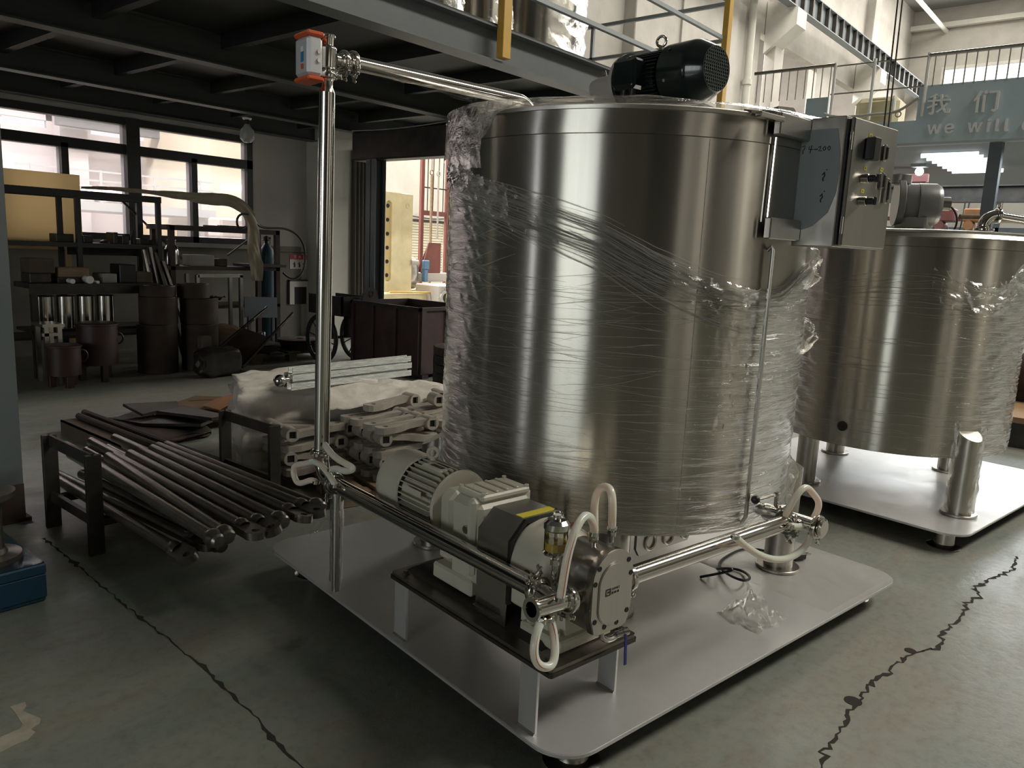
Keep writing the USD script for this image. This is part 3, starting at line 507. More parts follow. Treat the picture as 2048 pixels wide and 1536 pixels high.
t.part('terminal_box', M().b2((MX - .155, .86, MZ - .06), (MX - .085, .98, MZ + .06), .012).b2((MX - .163, .868, MZ - .05), (MX - .15, .972, MZ + .05), .006))
for y in (.89, .935): t.part('cable_gland', M().cyl((MX - .125, y, MZ - .085), (MX - .125, y, MZ - .055), .014, 12), BLACK)
t.part('eye_bolt', M().torus((MX, .86, MZ + .145), (1, .3, 0), .02, .006).cyl((MX, .86, MZ + .10), (MX, .86, MZ + .127), .009, 10), STEEL)
for a in (20, 140, 200, 320): t.part('cover_screw', M().bolt(np.array([MX, .74, MZ]) + .121 * np.array([math.cos(math.radians(a)), 0, math.sin(math.radians(a))]), (math.cos(math.radians(a)), 0, math.sin(math.radians(a))), .007, .004), STEEL)
t.part('gearbox', M().lathe([(0, 0), (.112, 0), (.116, .02), (.07, .05), (.055, .09), (.05, .17), (.042, .20), (0, .20)], (MX, 1.02, MZ - .005), (0, 1, 0), 36).b2((MX - .05, 1.06, 2.05), (MX + .05, 1.19, MZ), .012).b2((MX - .09, 1.05, 2.035), (MX + .09, 1.2, 2.055), .006), GREYCAST)
t.part('breather', M().bolt((MX - .02, 1.15, MZ + .045), (-.2, .2, 1), .011, .02), STEEL)
# ---- control cabinet
CX0, CX1, CY0, CY1, CZ0, CZ1 = 1.29, 1.66, .035, .235, 1.583, 2.035
t = thing('control_cabinet', 'stainless control cabinet with knobs hanging on the right of the tank', 'cabinet', (1.47, .2, CZ0), mat=SATIN, skid=True)
t.part('body', M().b2((CX0, CY0 + .022, CZ0), (CX1, CY1, CZ1), .003)); t.part('door', M().b2((CX0 + .022, CY0, CZ0 + .004), (CX1, CY0 + .017, CZ1 - .004), .004), TANK)
t.part('door_seal', M().b2((CX0 + .012, CY0 + .016, CZ0 + .01), (CX1 - .01, CY0 + .023, CZ1 - .01)), BLACK)
FP = [(.234, 1.997), (.084, 1.994), (.066, 1.918), (.06, 1.85), (.065, 1.773), (.088, 1.703), (.14, 1.656), (.18, 1.642), (.234, 1.635)]
t.part('side_film', M().prism([(-y, z) for y, z in FP][::-1], .0012, (CX0 - .0002, 0, 0), (0, -1, 0), (0, 0, 1)), FILMBLUE, label='grey blue protective film with handwritten number')
ink = M()
def scrib(pts, y0, z0, s, w=.0028):
    p = np.array(pts, float) * s; ink.tube(np.c_[np.full(len(p), CX0 - .0022), y0 - p[:, 0], z0 + p[:, 1]], w / 2, 5)
yy, zz, s = .214, 1.915, .026
scrib([(.1, .9), (.5, 1), (.45, .55), (.2, .3), (.3, .05), (.2, -.1)], yy, zz, s); scrib([(0, .9), (-.05, .5), (.55, .42)], yy - .030, zz, s); scrib([(.35, 1), (.2, -.05)], yy - .030, zz, s); scrib([(.0, .45), (.6, .42)], yy - .048, zz, s)
scrib([(.0, .7), (.3, .8), (.3, .5), (0, .2), (.5, .2)], yy - .066, zz, s)
for dy in (.083, .1): scrib([(.2, .75), (.0, .5), (.15, .2), (.4, .35), (.35, .65), (.2, .75)], yy - dy, zz, s)
for z in (1.83, 1.755):
    scrib([(0, .2), (.25, .55), (.35, .1), (.1, -.3), (.2, -.6)], .122, z, s, .005); scrib([(.5, .9), (.6, .85)], .122, z, s, .004)
scrib([(0, 0), (.1, -3), (0, -6.3)], .237, 1.93, s, .004)
t.part('handwriting', ink, INK)
t.part('isolator_switch', M().b2((1.405, CY0 - .035, 1.895), (1.455, CY0, 1.975), .004), BLACK)
for z in (1.830, 1.751):
    k = t.part('selector_switch', M().cyl((1.41, CY0, z), (1.41, CY0 - .028, z), .017, 24, bev=.002), STEEL)
    k.part('knob', M().cyl((1.41, CY0 - .028, z), (1.41, CY0 - .055, z), .013, 18, bev=.003).b2((1.406, CY0 - .062, z - .014), (1.414, CY0 - .05, z + .014), .002), BLACK)
for x, z, h in ((1.555, 1.935, .062), (1.56, 1.835, .062), (1.602, 1.803, .095)):
    l = t.part('latch', M().b2((x - .012, CY0 - .012, z - h / 2), (x + .012, CY0, z + h / 2), .008), STEEL); l.part('latch_plate', M().b2((x - .006, CY0 - .018, z - h * .36), (x + .006, CY0 - .01, z + h * .36), .004), DARKSTEEL)
for x, z in ((1.437, 1.983), (1.425, 1.868), (1.556, 1.876), (1.425, 1.788)):
    t.part('switch_label', M().prism(sbox(-.011, -.007, .011, .007).difference(sbox(-.005, -.003, .005, .003)), .0012, (x, CY0 - .0001, z), (1, 0, 0), (0, 0, 1)), YLABEL, smooth=False)
for z in (1.66, 1.95): t.part('hinge', M().cyl((CX0 + .018, CY0 + .006, z - .03), (CX0 + .018, CY0 + .006, z + .03), .006, 10), STEEL)
# ---- pump stand and pump
t = thing('pump_stand', 'low dark steel pump table on four flat legs welded to the skid', 'stand', (.22, .5, .115), mat=DARKSTEEL, skid=True)
t.part('table_plate', M().prism(rrect(.03, .10, .41, .955, .012), .012, (0, 0, .321)), smooth=False); t.part('base_plate', M().prism(rrect(.034, .104, .406, .95, .012), .012, (0, 0, .334)), BLACKSTEEL, smooth=False)
t.part('raised_base', M().hull([(.085, .20, .346), (.355, .20, .346), (.085, .93, .346), (.355, .93, .346), (.125, .24, .372), (.315, .24, .372), (.125, .89, .372), (.315, .89, .372)]), DARKSTEEL)
for x, y in ((.037, .155), (.397, .165), (.037, .845), (.397, .845)):
    t.part('leg', M().b2((x - .005, y, .115), (x + .005, y + .075, .322), .001), PLATE, label='bright flat bar leg'); t.part('weld', M().tube([(x - .006, y, .117), (x - .006, y + .075, .117)], .005, 6), SATIN)
for x, y in ((.065, .15), (.375, .15), (.065, .9), (.375, .9)): t.part('bolt', M().cyl((x, y, .346), (x, y, .349), .014, 16).bolt((x, y, .349), (0, 0, 1), .009, .008), BLACKSTEEL)
PX, PZ = .225, .5475
P = thing('lobe_pump', 'polished stainless lobe pump with cream bearing housing on the pump table', 'pump', (PX, .2, .346), mat=CREAM, skid=True)
cov = unary_union([Point(0, .045).buffer(.0885, quad_segs=16), sbox(-.0885, -.06, .0885, .045), Polygon([(-.0885, -.06), (.0885, -.06), (.072, -.112), (.055, -.12), (-.055, -.12), (-.072, -.112)])])
def face(m, poly, y, h): return m.prism(poly, h, (PX, y, PZ), (1, 0, 0), (0, 0, 1))     # extrudes towards the viewer (-y)
P.part('head_body', face(M(), cov.buffer(-.004), .20, .118), SATIN)
cv = P.part('cover', face(face(M(), cov, .084, .022), cov.buffer(-.0025), .062, .0022), TANK)
inner = unary_union([Point(0, .032).buffer(.062, quad_segs=16), Point(0, -.035).buffer(.062, quad_segs=16), sbox(-.062, -.035, .062, .032)])
cv.part('cover_boss', face(face(M(), inner, .0615, .004), inner.buffer(-.003), .0575, .0014), TANK)
for a in (35, 145, 205, 335, 250, 290, 180, 0):
    q = (.077 * math.cos(math.radians(a)), .045 + .077 * math.sin(math.radians(a)) if a < 181 else -.05 + .074 * math.sin(math.radians(a)) * .7)
    cv.part('bolt_hole', M().torus((PX + q[0], .0592, PZ + q[1]), (0, 1, 0), .007, .0015, 14, 6).cyl((PX + q[0], .061, PZ + q[1]), (PX + q[0], .0588, PZ + q[1]), .006, 12), BLACK)
lg = M().prism(sbox(0, 0, .022, .022).difference(sbox(.004, .004, .018, .018)), .0008, (PX - .035, .0562, PZ - .002), (1, 0, 0), (0, 0, 1)).b2((PX - .027, .0555, PZ + .006), (PX - .019, .0562, PZ + .012))
tm = meshkit.text_mesh('DUPRET', .0065, .0006, bold=True); v = np.array(tm.vertices); lg.raw(np.stack([PX - .009 + v[:, 0], .0562 - v[:, 2], PZ + .012 + v[:, 1]], 1), tm.faces)
for k in range(3): lg.b2((PX - .009 + k * .012, .0555, PZ), (PX - .001 + k * .012, .0562, PZ + .007))
cv.part('etched_mark', lg, DARKSTEEL, smooth=False)
for s in (-1, 1): P.part('port', M().pipe((PX + s * .08, .12, .54), (PX + s * .125, .12, .54), .0265).cyl((PX + s * .115, .12, .54), (PX + s * .125, .12, .54), .033, 24), STEEL)
P.part('adapter', M().lathe([(0, 0), (.09, 0), (.098, .06), (.105, .08), (0, .08)], (PX, .20, PZ + .02), (0, 1, 0), 40))
P.part('bearing_housing', M().lathe([(0, 0), (.10, 0), (.128, .03), (.134, .06), (.134, .17), (0, .17)], (PX, .20, PZ + .005), (0, 1, 0), 44).b2((PX - .128, .22, .43), (PX + .128, .37, PZ), .012).b2((PX - .09, .22, .36), (PX + .09, .36, .45), .01))
P.part('housing_plug', M().lathe([(.009, 0), (.017, 0), (.017, .006), (.009, .006), (.009, 0)], (PX - .128, .285, .555), (-1, 0, 0), 18), BRASS)
P.part('foot', M().b2((PX - .115, .15, .346), (PX + .115, .33, .385), .006).hull([(PX - .07, .17, .38), (PX + .07, .17, .38), (PX - .07, .32, .38), (PX + .07, .32, .38), (PX - .05, .2, .46), (PX + .05, .2, .46), (PX - .05, .31, .46), (PX + .05, .31, .46)]))
for y in (.185, .30): P.part('foot_bolt', M().cyl((PX - .095, y, .385), (PX - .095, y, .388), .016, 16).bolt((PX - .095, y, .388), (0, 0, 1), .012, .012), CREAM)
# oiler
OX, OY = .105, .185
c = P.part('oil_cup', M().lathe([(0, 0), (.036, 0), (.038, .006), (.034, .012)], (OX, OY, .655), n=28).lathe([(.034, 0), (.038, .004), (.038, .022), (.028, .032), (.012, .034), (.012, .046), (0, .046)], (OX, OY, .728), n=28).cyl((OX, OY, .662), (OX, OY, .735), .0055, 10), STEEL)
c.part('glass', M().lathe([(.033, 0), (.035, .002), (.035, .062), (.033, .064)], (OX, OY, .666), n=28), GLASS); c.part('oil', M().cyl((OX, OY, .667), (OX, OY, .692), .032, 24), OIL)
c.part('stem', M().cyl((OX, OY, .655), (OX, OY, .585), .008, 12).bolt((OX, OY, .62), (0, 0, 1), .014, .018).tube([(OX, OY, .595), (OX + .005, OY, .56), (OX + .03, OY + .01, .55)], .007, 8), STEEL)
P.part('flow_arrow', M().prism([(-.03, -.004), (.008, -.004), (.008, -.011), (.03, 0), (.008, .011), (.008, .004), (-.03, .004)], .0012, (PX + .012, .25, PZ + .146), (1, -.15, .12), (0, .9, .42)), REDLINE, smooth=False)
P.part('grease_ring', M().torus((PX + .0, .30, PZ + .165), (1, 0, .1), .02, .004), STEEL)
for x in (PX - .02, PX + .06):
    P.part('seal_nipple', M().cyl((x, .13, PZ + .12), (x, .13, PZ + .165), .008, 12).bolt((x, .13, PZ + .14), (0, 0, 1), .014, .014), STEEL)
P.part('drain_valve', M().tube([(PX + .0, .09, .425), (PX + .0, .085, .395), (PX + .03, .08, .385), (PX + .055, .078, .392)], .009, 10, smooth=16).cyl((PX + .05, .078, .392), (PX + .075, .07, .397), .011, 12).cyl((PX + .072, .07, .397), (PX + .09, .065, .40), .012, 12), STEEL)
P.part('valve_handle', M().bar((PX + .075, .06, .40), (PX + .07, .05, .30), .012, .004, (0, 1, 0), .002), mat('blue_handle', (.02, .03, .16), .4), label='dark blue lever of the drain valve')
# guard between pump and gearbox
gp = [(-.135, -.2), (-.135, .085), (-.075, .145), (.075, .145), (.135, .085), (.135, -.2)]
ring = Polygon(gp).difference(Polygon(gp).buffer(-.004, join_style=2).union(sbox(-.13, -.25, .13, -.1)))
g = thing('coupling_guard', 'folded stainless coupling guard between pump and gearbox', 'guard', (PX, .45, .346), mat=TANK, skid=True)
g.part('cover_sheet', M().prism(ring, .15, (PX, .525, PZ + .0), (1, 0, 0), (0, 0, 1)), SATIN, smooth=False)
g.part('edge_gasket', M().prism(Polygon(gp).buffer(.001).difference(Polygon(gp).buffer(-.012).union(sbox(-.2, -.25, .2, -.12))), .012, (PX, .376, PZ), (1, 0, 0), (0, 0, 1)), BLACK, smooth=False)
g.part('warning_strip', M().b2((PX - .07, .385, PZ + .1455), (PX + .075, .42, PZ + .147)), YLABEL, smooth=False)
g.part('guard_foot', M().b2((PX - .15, .40, .372), (PX - .131, .52, .376)).b2((PX - .135, .40, .372), (PX - .131, .52, .40)), SATIN)
# gear motor
G = thing('gear_motor', 'cream painted geared electric motor with cooling ribs driving the pump', 'motor', (PX, .8, .372), mat=CREAM, skid=True)
G.part('gearbox', M().b2((PX - .12, .545, .40), (PX + .12, .70, .70), .022).b2((PX - .105, .70, .42), (PX + .105, .80, .69), .03).b2((PX - .13, .56, .44), (PX + .13, .60, .71), .012))
lid = G.part('gearbox_lid', M().b2((PX - .10, .55, .70), (PX + .11, .69, .722), .006))
for k in range(4): lid.part('lid_rib', M().b2((PX - .08 + k * .045, .56, .721), (PX - .07 + k * .045, .68, .728), .002))
for x in (-.09, .1):
    for y in (.56, .68): lid.part('lid_bolt', M().bolt((PX + x, y, .722), (0, 0, 1), .008, .007))
G.part('output_collar', M().lathe([(.06, 0), (.115, .01), (.12, .03), (.06, .03)], (PX, .548, PZ + .01), (0, -1, 0), 36))
G.part('drain_plug', M().bolt((PX - .12, .60, .60), (-1, 0, 0), .014, .012), SATIN); G.part('oil_plug', M().cyl((PX - .12, .66, .53), (PX - .128, .66, .53), .014, 16), CREAM)
G.part('gearbox_foot', M().b2((PX - .13, .56, .372), (PX + .13, .78, .43), .008))
MZ2, MY0, MY1 = .605, .80, 1.03
G.part('end_shield', M().lathe([(0, 0), (.125, 0), (.128, .012), (.112, .035), (.105, .04), (0, .04)], (PX, .795, MZ2), (0, 1, 0), 44))
G.part('motor_body', M().lathe([(0, 0), (.102, 0), (.102, MY1 - MY0), (0, MY1 - MY0)], (PX, MY0, MZ2), (0, 1, 0), 40))
for k in range(36):
    a = 2 * PI * (k + .5) / 36; d = np.array([math.cos(a), 0, math.sin(a)])
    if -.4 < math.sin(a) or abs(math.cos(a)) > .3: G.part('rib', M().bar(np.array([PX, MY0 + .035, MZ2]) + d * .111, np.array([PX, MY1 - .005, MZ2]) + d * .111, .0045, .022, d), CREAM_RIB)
G.part('fan_cowl', M().lathe([(.12, 0), (.127, .004), (.128, .12), (.122, .15), (.10, .172), (.05, .182), (0, .184)], (PX, MY1 - .002, MZ2), (0, 1, 0), 48))
G.part('terminal_pad', M().b2((PX - .05, .86, MZ2 + .105), (PX + .02, .98, MZ2 + .118), .004), CREAM); G.part('name_plate', M().b2((PX - .03, .88, MZ2 + .118), (PX + .015, .95, MZ2 + .1195)), DARKSTEEL, smooth=False)
G.part('eye_bolt', M().torus((PX + .01, .99, MZ2 + .148), (.6, .8, 0), .019, .007).cyl((PX + .01, .99, MZ2 + .11), (PX + .01, .99, MZ2 + .132), .012, 12))
G.part('rating_marks', M().b2((PX - .1255, .87, MZ2 + .028), (PX - .123, .99, MZ2 + .05), .001), CREAM)
# ---- pipework
def clamp(m, c, axis, r, nut=(0, 0, -1)):
    """A hygienic clamp: two ferrule lips, the ring and its wing nut."""
    a = unit(axis); c = np.asarray(c, float); n = unit(np.asarray(nut, float) - a * (np.asarray(nut, float) @ a))
    m.lathe([(r, -.02), (r + .002, -.012), (r + .010, -.006), (r + .010, .006), (r + .002, .012), (r, .02)], c, a, 28)
    m.lathe([(r + .009, -.0095), (r + .015, -.0095), (r + .017, -.006), (r + .017, .006), (r + .015, .0095), (r + .009, .0095), (r + .009, -.0095)], c, a, 28)
    s = np.cross(a, n); q = c + n * (r + .024)
    m.box(q, (.016, .016, .022), .003, R=np.stack([a, s, n], 1)); m.cyl(q - s * .016, q + s * .045, .0042, 8); m.cyl(q + s * .012, q + s * .026, .008, 10)
    m.box(q + s * .034, (.007, .012, .04), .003, R=np.stack([a, s, n], 1)); m.sph(q - s * .018, .008, 6); return m
def bend(c0, c1, c2, k=14):
    """Arc of a pipe elbow from c0 through corner c1 to c2."""
    c0, c1, c2 = map(np.array, (c0, c1, c2)); s = np.linspace(0, PI / 2, k)[:, None]; o = c0 + c2 - c1
    return o + (c0 - o) * np.cos(s) + (c2 - o) * np.sin(s)
RP = .030
t = thing('discharge_pipe', 'polished pipe running low along the pump from tee to riser', 'pipe', (.05, .75, .52), mat=STEEL, skid=True)
t.part('tee', M().pipe((.10, .12, .54), (-.035, .12, .547), .027, .003, 28).tube([(.055, .125, .543), (.055, .19, .549)], .027, 24).lathe([(.022, 0), (.034, 0), (.034, .008), (.028, .014), (.022, .014), (.022, 0)], (-.042, .12, .5475), (1, 0, -.05), 28))
t.part('clamp', clamp(M(), (.10, .12, .54), (1, 0, 0), .027, (0, -.2, -1))); t.part('clamp', clamp(M(), (.057, .20, .549), (0, 1, 0), .028, (-.6, 0, 1)))
t.part('tube', M().tube([(.058, .21, .549), (.045, 1.40, .556)], RP, 32))
t.part('clamp', clamp(M(), (.045, 1.405, .556), (0, 1, 0), RP, (0, 0, -1)))
t.part('support_post', M().cyl((.034, 1.363, .115), (.034, 1.363, .53), .017, 16), SATIN); t.part('support_cap', M().cyl((.036, 1.363, .52), (.036, 1.363, .531), .022, 16), SATIN)
t = thing('riser_pipe', 'tall vertical polished pipe rising from the elbow to the valve', 'pipe', (.045, 1.5, .5), mat=STEEL, skid=True)
t.part('elbow', M().tube(np.vstack([[(.045, 1.412, .556)], bend((.045, 1.43, .557), (.045, 1.508, .557), (.045, 1.512, .635)), [(.045, 1.512, .66)]]), RP, 28))
t.part('clamp', clamp(M(), (.045, 1.512, .665), (0, 0, 1), RP, (-1, -1, 0)))
t.part('tube', M().tube([(.045, 1.511, .67), (.045, 1.478, 2.075)], RP + .001, 36)); t.part('reducer', M().lathe([(RP + .001, 0), (.022, .02), (.022, .05)], (.045, 1.478, 2.074), n=28))
V = thing('diverter_valve', 'steel three way valve with red capped actuator on top of the riser', 'valve', (.045, 1.476, 2.12), mat=STEEL, skid=True)
V.part('lower_neck', M().pipe((.045, 1.477, 2.125), (.045, 1.476, 2.155), .022)); V.part('clamp', clamp(M(), (.045, 1.477, 2.135), (0, 0, 1), .022, (1, -1, 0)))
V.part('body', M().lathe([(.022, 0), (.034, .004), (.036, .01), (.036, .075), (.034, .08), (.022, .088)], (.045, 1.476, 2.155), n=30))
V.part('top_neck', M().pipe((.045, 1.476, 2.235), (.045, 1.476, 2.275), .022).lathe([(.018, 0), (.031, 0), (.031, .007), (.025, .012), (.018, .012), (.018, 0)], (.045, 1.476, 2.27), n=28))
V.part('side_neck', M().pipe((.075, 1.476, 2.198), (.125, 1.476, 2.198), .024).tube([(.06, 1.472, 2.14), (.10, 1.474, 2.172)], .011, 12)); V.part('clamp', clamp(M(), (.112, 1.476, 2.198), (1, 0, 0), .025, (0, -1, -1)))
a = V.part('actuator', M().b2((-.062, 1.42, 2.115), (.0, 1.53, 2.255), .012), ALU)
for z0, z1 in ((2.098, 2.116), (2.254, 2.272)): a.part('end_cap', M().b2((-.064, 1.418, z0), (.004, 1.534, z1), .006), REDCAP)
a.part('sticker', M().b2((-.0635, 1.455, 2.165), (-.0615, 1.475, 2.20)), STBLUE, smooth=False); a.part('sticker', M().b2((-.0635, 1.455, 2.14), (-.0615, 1.475, 2.158)), REDCAP, smooth=False); a.part('sticker', M().b2((-.0635, 1.455, 2.20), (-.0615, 1.475, 2.218)), WHITE, smooth=False)
a.part('mount_bolt', M().bolt((-.02, 1.42, 2.20), (0, -1, 0), .008, .006).bolt((-.02, 1.42, 2.17), (0, -1, 0), .008, .006), STEEL)
V.part('mount_bracket', M().cyl((-.005, 1.476, 2.19), (.02, 1.476, 2.19), .018, 14), SATIN)
t = thing('return_pipe', 'long polished pipe running from the valve over to the tank lid', 'pipe', (.6, 1.476, 2.2), mat=STEEL, skid=True)
t.part('tube', M().tube(np.vstack([[(.125, 1.476, 2.2)], bend((1.0, 1.476, 2.196), (1.08, 1.476, 2.196), (1.08, 1.46, 2.11)), [(1.08, 1.46, 2.04)]]), .028, 28))
t.part('clamp', clamp(M(), (.15, 1.476, 2.2), (1, 0, 0), .028, (0, -1, -1)))
t.part('slack_film', M().grid(np.stack([np.stack([np.linspace(.3, 1.02, 40), np.full(40, 1.45 + .03 * f), 2.172 - .05 * f * np.sin(np.linspace(0, 1, 40) ** 1.6 * PI / 2) + .004 * np.sin(np.linspace(0, 31, 40) + 2 * f)], 1) for f in np.linspace(0, 1, 7)])), FILMBAND)
t = thing('suction_pipe', 'polished pipe running from pump to the outlet valve at right', 'pipe', (.8, .1, .52), mat=STEEL, skid=True)
t.part('clamp', clamp(M(), (.357, .12, .54), (1, 0, 0), .028, (0, -.3, -1)))
t.part('tube', M().tube([(.365, .12, .54), (1.195, .066, .564)], RP, 32)); t.part('clamp', clamp(M(), (1.20, .066, .564), (1, 0, 0), RP, (0, -1, -1)))
t.part('tee', M().tube([(1.205, .065, .564), (1.24, .063, .565)], RP, 24).pipe((1.25, .105, .565), (1.25, -.035, .565), .029)); t.part('clamp', clamp(M(), (1.25, -.03, .565), (0, 1, 0), .028, (1, 0, -1)))
t.part('end_cap', M().lathe([(0, 0), (.036, 0), (.038, .006), (.03, .012), (0, .012)], (1.25, -.045, .565), (0, -1, 0), 28))
t = thing('outlet_valve', 'small steel outlet valve with black ball lever at the tank foot', 'valve', (1.25, .14, .55), mat=STEEL, skid=True)
t.part('body', M().b2((1.222, .118, .537), (1.278, .168, .593), .012).cyl((1.25, .105, .565), (1.25, .176, .565), .033, 24)); t.part('clamp', clamp(M(), (1.25, .108, .565), (0, 1, 0), .029, (-1, 0, -1)))
for x in (1.228, 1.272):
    for z in (.543, .587): t.part('bolt', M().cyl((x, .112, z), (x, .174, z), .006, 8))
t.part('stem', M().cyl((1.25, .143, .59), (1.25, .143, .645), .009, 12).box((1.25, .143, .645), (.022, .022, .012), .003)); t.part('lever', M().cyl((1.25, .143, .642), (1.16, .17, .632), .006, 10)); t.part('ball_knob', M().sph((1.15, .173, .631), .017, 10), BLACK)
# ---- hoses
def hose(pts, r, label, lines=False, k=50):
    t = thing('clear_hose', label, 'hose', tuple(np.mean(pts, 0)), mat=HOSE, skid=True)
    p = spline(pts, k); t.part('tube', M().tube(p, r, 14))
    if lines:
        t.part('red_line', M().tube(p + np.array([-.35, -.9, .1]) * r * .93, r * .14, 5), REDLINE); t.part('blue_line', M().tube(p + np.array([.5, -.8, .1]) * r * .93, r * .14, 5), BLUELINE)
    for q in (p[0], p[-1]): t.part('hose_clip', M().cyl(q - (0, 0, .006), q + (0, 0, .006), r * 1.25, 12), STEEL)
hose([(.035, .085, .572), (.04, .08, .65), (.075, .085, .755), (.125, .10, .788), (.175, .115, .765), (.205, .13, .712)], .0125, 'clear braided hose with red and blue lines arching over the pump head', True)
hose([(PX + .06, .13, .715), (PX + .045, .12, .76), (PX + .05, .14, .83), (PX + .075, .21, .80), (PX + .08, .22, .70), (PX + .07, .21, .62)], .0125, 'clear hose standing up behind the pump head against the tank')
hose([(-.02, .10, .515), (-.055, .085, .47), (-.05, .07, .41), (-.01, .065, .395), (.02, .08, .43), (.015, .105, .51)], .0125, 'clear hose looped under the open tee end of the pump', True)
hose([(1.235, .08, .61), (1.15, .02, .675), (1.184, .01, .712), (1.272, .01, .675), (1.321, .01, .62), (1.304, .015, .575), (1.234, .02, .556), (1.15, .025, .572)], .0125, 'clear hose curled in a ring around the outlet tee')
hose([(.80, .03, .605), (.884, .0, .54), (1.023, -.01, .485), (1.162, -.01, .476), (1.234, -.01, .508), (1.252, -.01, .535)], .0125, 'clear hose hanging in a wide loop below the outlet valve')
hose([(.005, 1.321, .576), (.0, 1.375, .617), (.0, 1.482, .634), (.0, 1.594, .599), (.0, 1.679, .547), (.0, 1.665, .518), (.0, 1.581, .522), (.01, 1.491, .545)], .0125, 'clear hose looped around the elbow at the riser foot')
hose([(.01, 1.42, .72), (.0, 1.335, .70), (.0, 1.236, .688), (.0, 1.178, .680), (.0, 1.205, .666), (.0, 1.274, .654), (.0, 1.345, .636)], .0125, 'clear hose bent to a narrow point beside the riser foot')
# cable and plug on the skid
t = thing('power_plug', 'black power plug with coiled cable lying on the skid by the tank leg', 'plug', (1.75, .2, .115), mat=BLACK, skid=True)
t.part('plug_body', M().box((1.975, .40, .137), (.075, .04, .036), .008, rz=-.4)); t.part('pin', M().box((2.022, .385, .142), (.028, .004, .008), rz=-.4).box((2.018, .371, .142), (.028, .004, .008), rz=-.4), STEEL)
t.part('cable', M().tube([(1.94, .415, .135), (1.93, .50, .126), (1.90, .60, .122), (1.72, .62, .122), (1.55, .55, .13), (1.45, .36, .16), (1.55, .40, .14), (1.6, .5, .125), (1.48, .52, .15), (1.42, .42, .2), (1.40, .55, .12)], .006, 8, smooth=90))
t = thing('socket_cluster', 'black socket boxes hanging behind the tank beside the film', 'socket', (2.03, 1.05, .80), mat=BLACK, skid=True)
t.part('box', M().b2((1.995, 1.0, .83), (2.075, 1.09, .97), .008)); t.part('round_socket', M().cyl((2.05, 1.0, .87), (2.10, .97, .865), .032, 18, bev=.006)); t.part('tag', M().b2((2.05, 1.05, .62), (2.053, 1.10, .72)), WOOD); t.part('cable', M().tube([(2.03, 1.05, .83), (2.04, 1.06, .74), (2.05, 1.07, .70), (2.02, 1.08, .60), (2.0, 1.06, .55)], .005, 6, smooth=20))
# ---- stretch film on the first tank
ZT = np.array([(60, 1.85), (100, 1.88), (151, 1.86), (161, 1.845), (184, 1.763), (198, 1.708), (214.5, 1.636), (228, 1.541), (241, 1.472), (249, 1.441), (257, 1.421), (270, 1.428), (281, 1.50), (296, 1.535), (330, 1.62), (380, 1.78), (420, 1.85)])
def ztop(d): d = np.where(d < 60, d + 360, d); return np.interp(d, ZT[:, 0], ZT[:, 1])
F1 = thing('stretch_film', 'clear stretch film wound round the lower part of the nearer tank', 'plastic film', (TX, TY, .5), mat=FILM, skid=True)
def cylsheet(c, r, th, zfun, nz, amp, seed, sx=3.0, sz=26.0, rag=0.0):
    zt, zb = zfun(th); u = np.linspace(0, 1, nz); T = np.repeat(th[:, None], nz, 1); rg = np.random.default_rng(seed)
    Z = zb[:, None] + (zt - zb)[:, None] * u
    if rag: Z[:, -1] += rg.uniform(-rag, rag, len(th)); Z[:, 0] += rg.uniform(-rag, rag, len(th))
    a = np.radians(T); q = np.stack([np.cos(a) * sx * 2, np.sin(a) * sx * 2, Z * sz], -1); f = np.abs(meshkit.fbm(q, 3, seed) - .5) * 2
    R = r + .003 + amp * (1 - f) ** 4
    return np.stack([c[0] + R * np.cos(a), c[1] + R * np.sin(a), Z], -1)
th = np.linspace(60, 420, 241)
F1.part('sheet', M().grid(cylsheet((TX, TY), TR, th, lambda d: (ztop(d) - .02, np.full(len(d), TB + .004)), 70, .007, 3, rag=.006), True), FILM, True)
def strands(c, r, n, seed, d0, d1, zlo, zhi, zf=None, lmin=15, lmax=90, w=(.0006, .0018), slope=.08):
    rg = np.random.default_rng(seed); m = M()
    for _ in range(n):
        a = rg.uniform(d0, d1); L = rg.uniform(lmin, lmax); k = int(L / 4) + 4; dd = np.linspace(a, a + L, k); z0 = rg.uniform(zlo, zhi) if zf is None else None
        z = (z0 if zf is None else zf(dd) - rg.uniform(zlo, zhi)) + rg.uniform(-slope, slope) * (dd - a) / 90 + np.cumsum(rg.normal(0, .0016, k)); z = np.maximum(z, TB + .01) if c == (TX, TY) else z
        aa = np.radians(dd); R = r + .007 + rg.uniform(0, .004); ww = rg.uniform(*w) * np.sin(np.linspace(.15, PI - .15, k))
        if zf is None:
            keep = z < ztop(dd % 360) - .02 if c == (TX, TY) else z > 0
            if keep.sum() < 4: continue
            dd, z, aa, ww = dd[keep], z[keep], aa[keep], ww[keep]
        m.tube(np.stack([c[0] + R * np.cos(aa), c[1] + R * np.sin(aa), z], 1), ww, 4, cap=False)
    return m
F1.part('film_ridge', strands((TX, TY), TR, 190, 11, 130, 300, .52, 1.45, w=(.0005, .0013)), STRAND, True, kind='stuff'); F1.part('film_ridge', strands((TX, TY), TR, 150, 17, 135, 250, .52, .85, lmin=8, lmax=35, w=(.0006, .0016)), STRAND, True, kind='stuff'); F1.part('film_ridge', strands((TX, TY), TR, 60, 18, 180, 235, 1.0, 1.6, lmin=5, lmax=25, w=(.0006, .0014), slope=.3), STRAND, True, kind='stuff'); F1.part('film_ridge', strands((TX, TY), TR, 110, 12, 245, 300, .55, 1.42, lmin=10, lmax=40, w=(.0008, .0022)), STRAND, True, kind='stuff')
F1.part('film_ridge', strands((TX, TY), TR, 90, 16, 140, 175, .55, 1.8, lmin=8, lmax=25, w=(.0008, .0022), slope=.5), STRAND, True, kind='stuff')
thb = np.linspace(145, 262, 160)
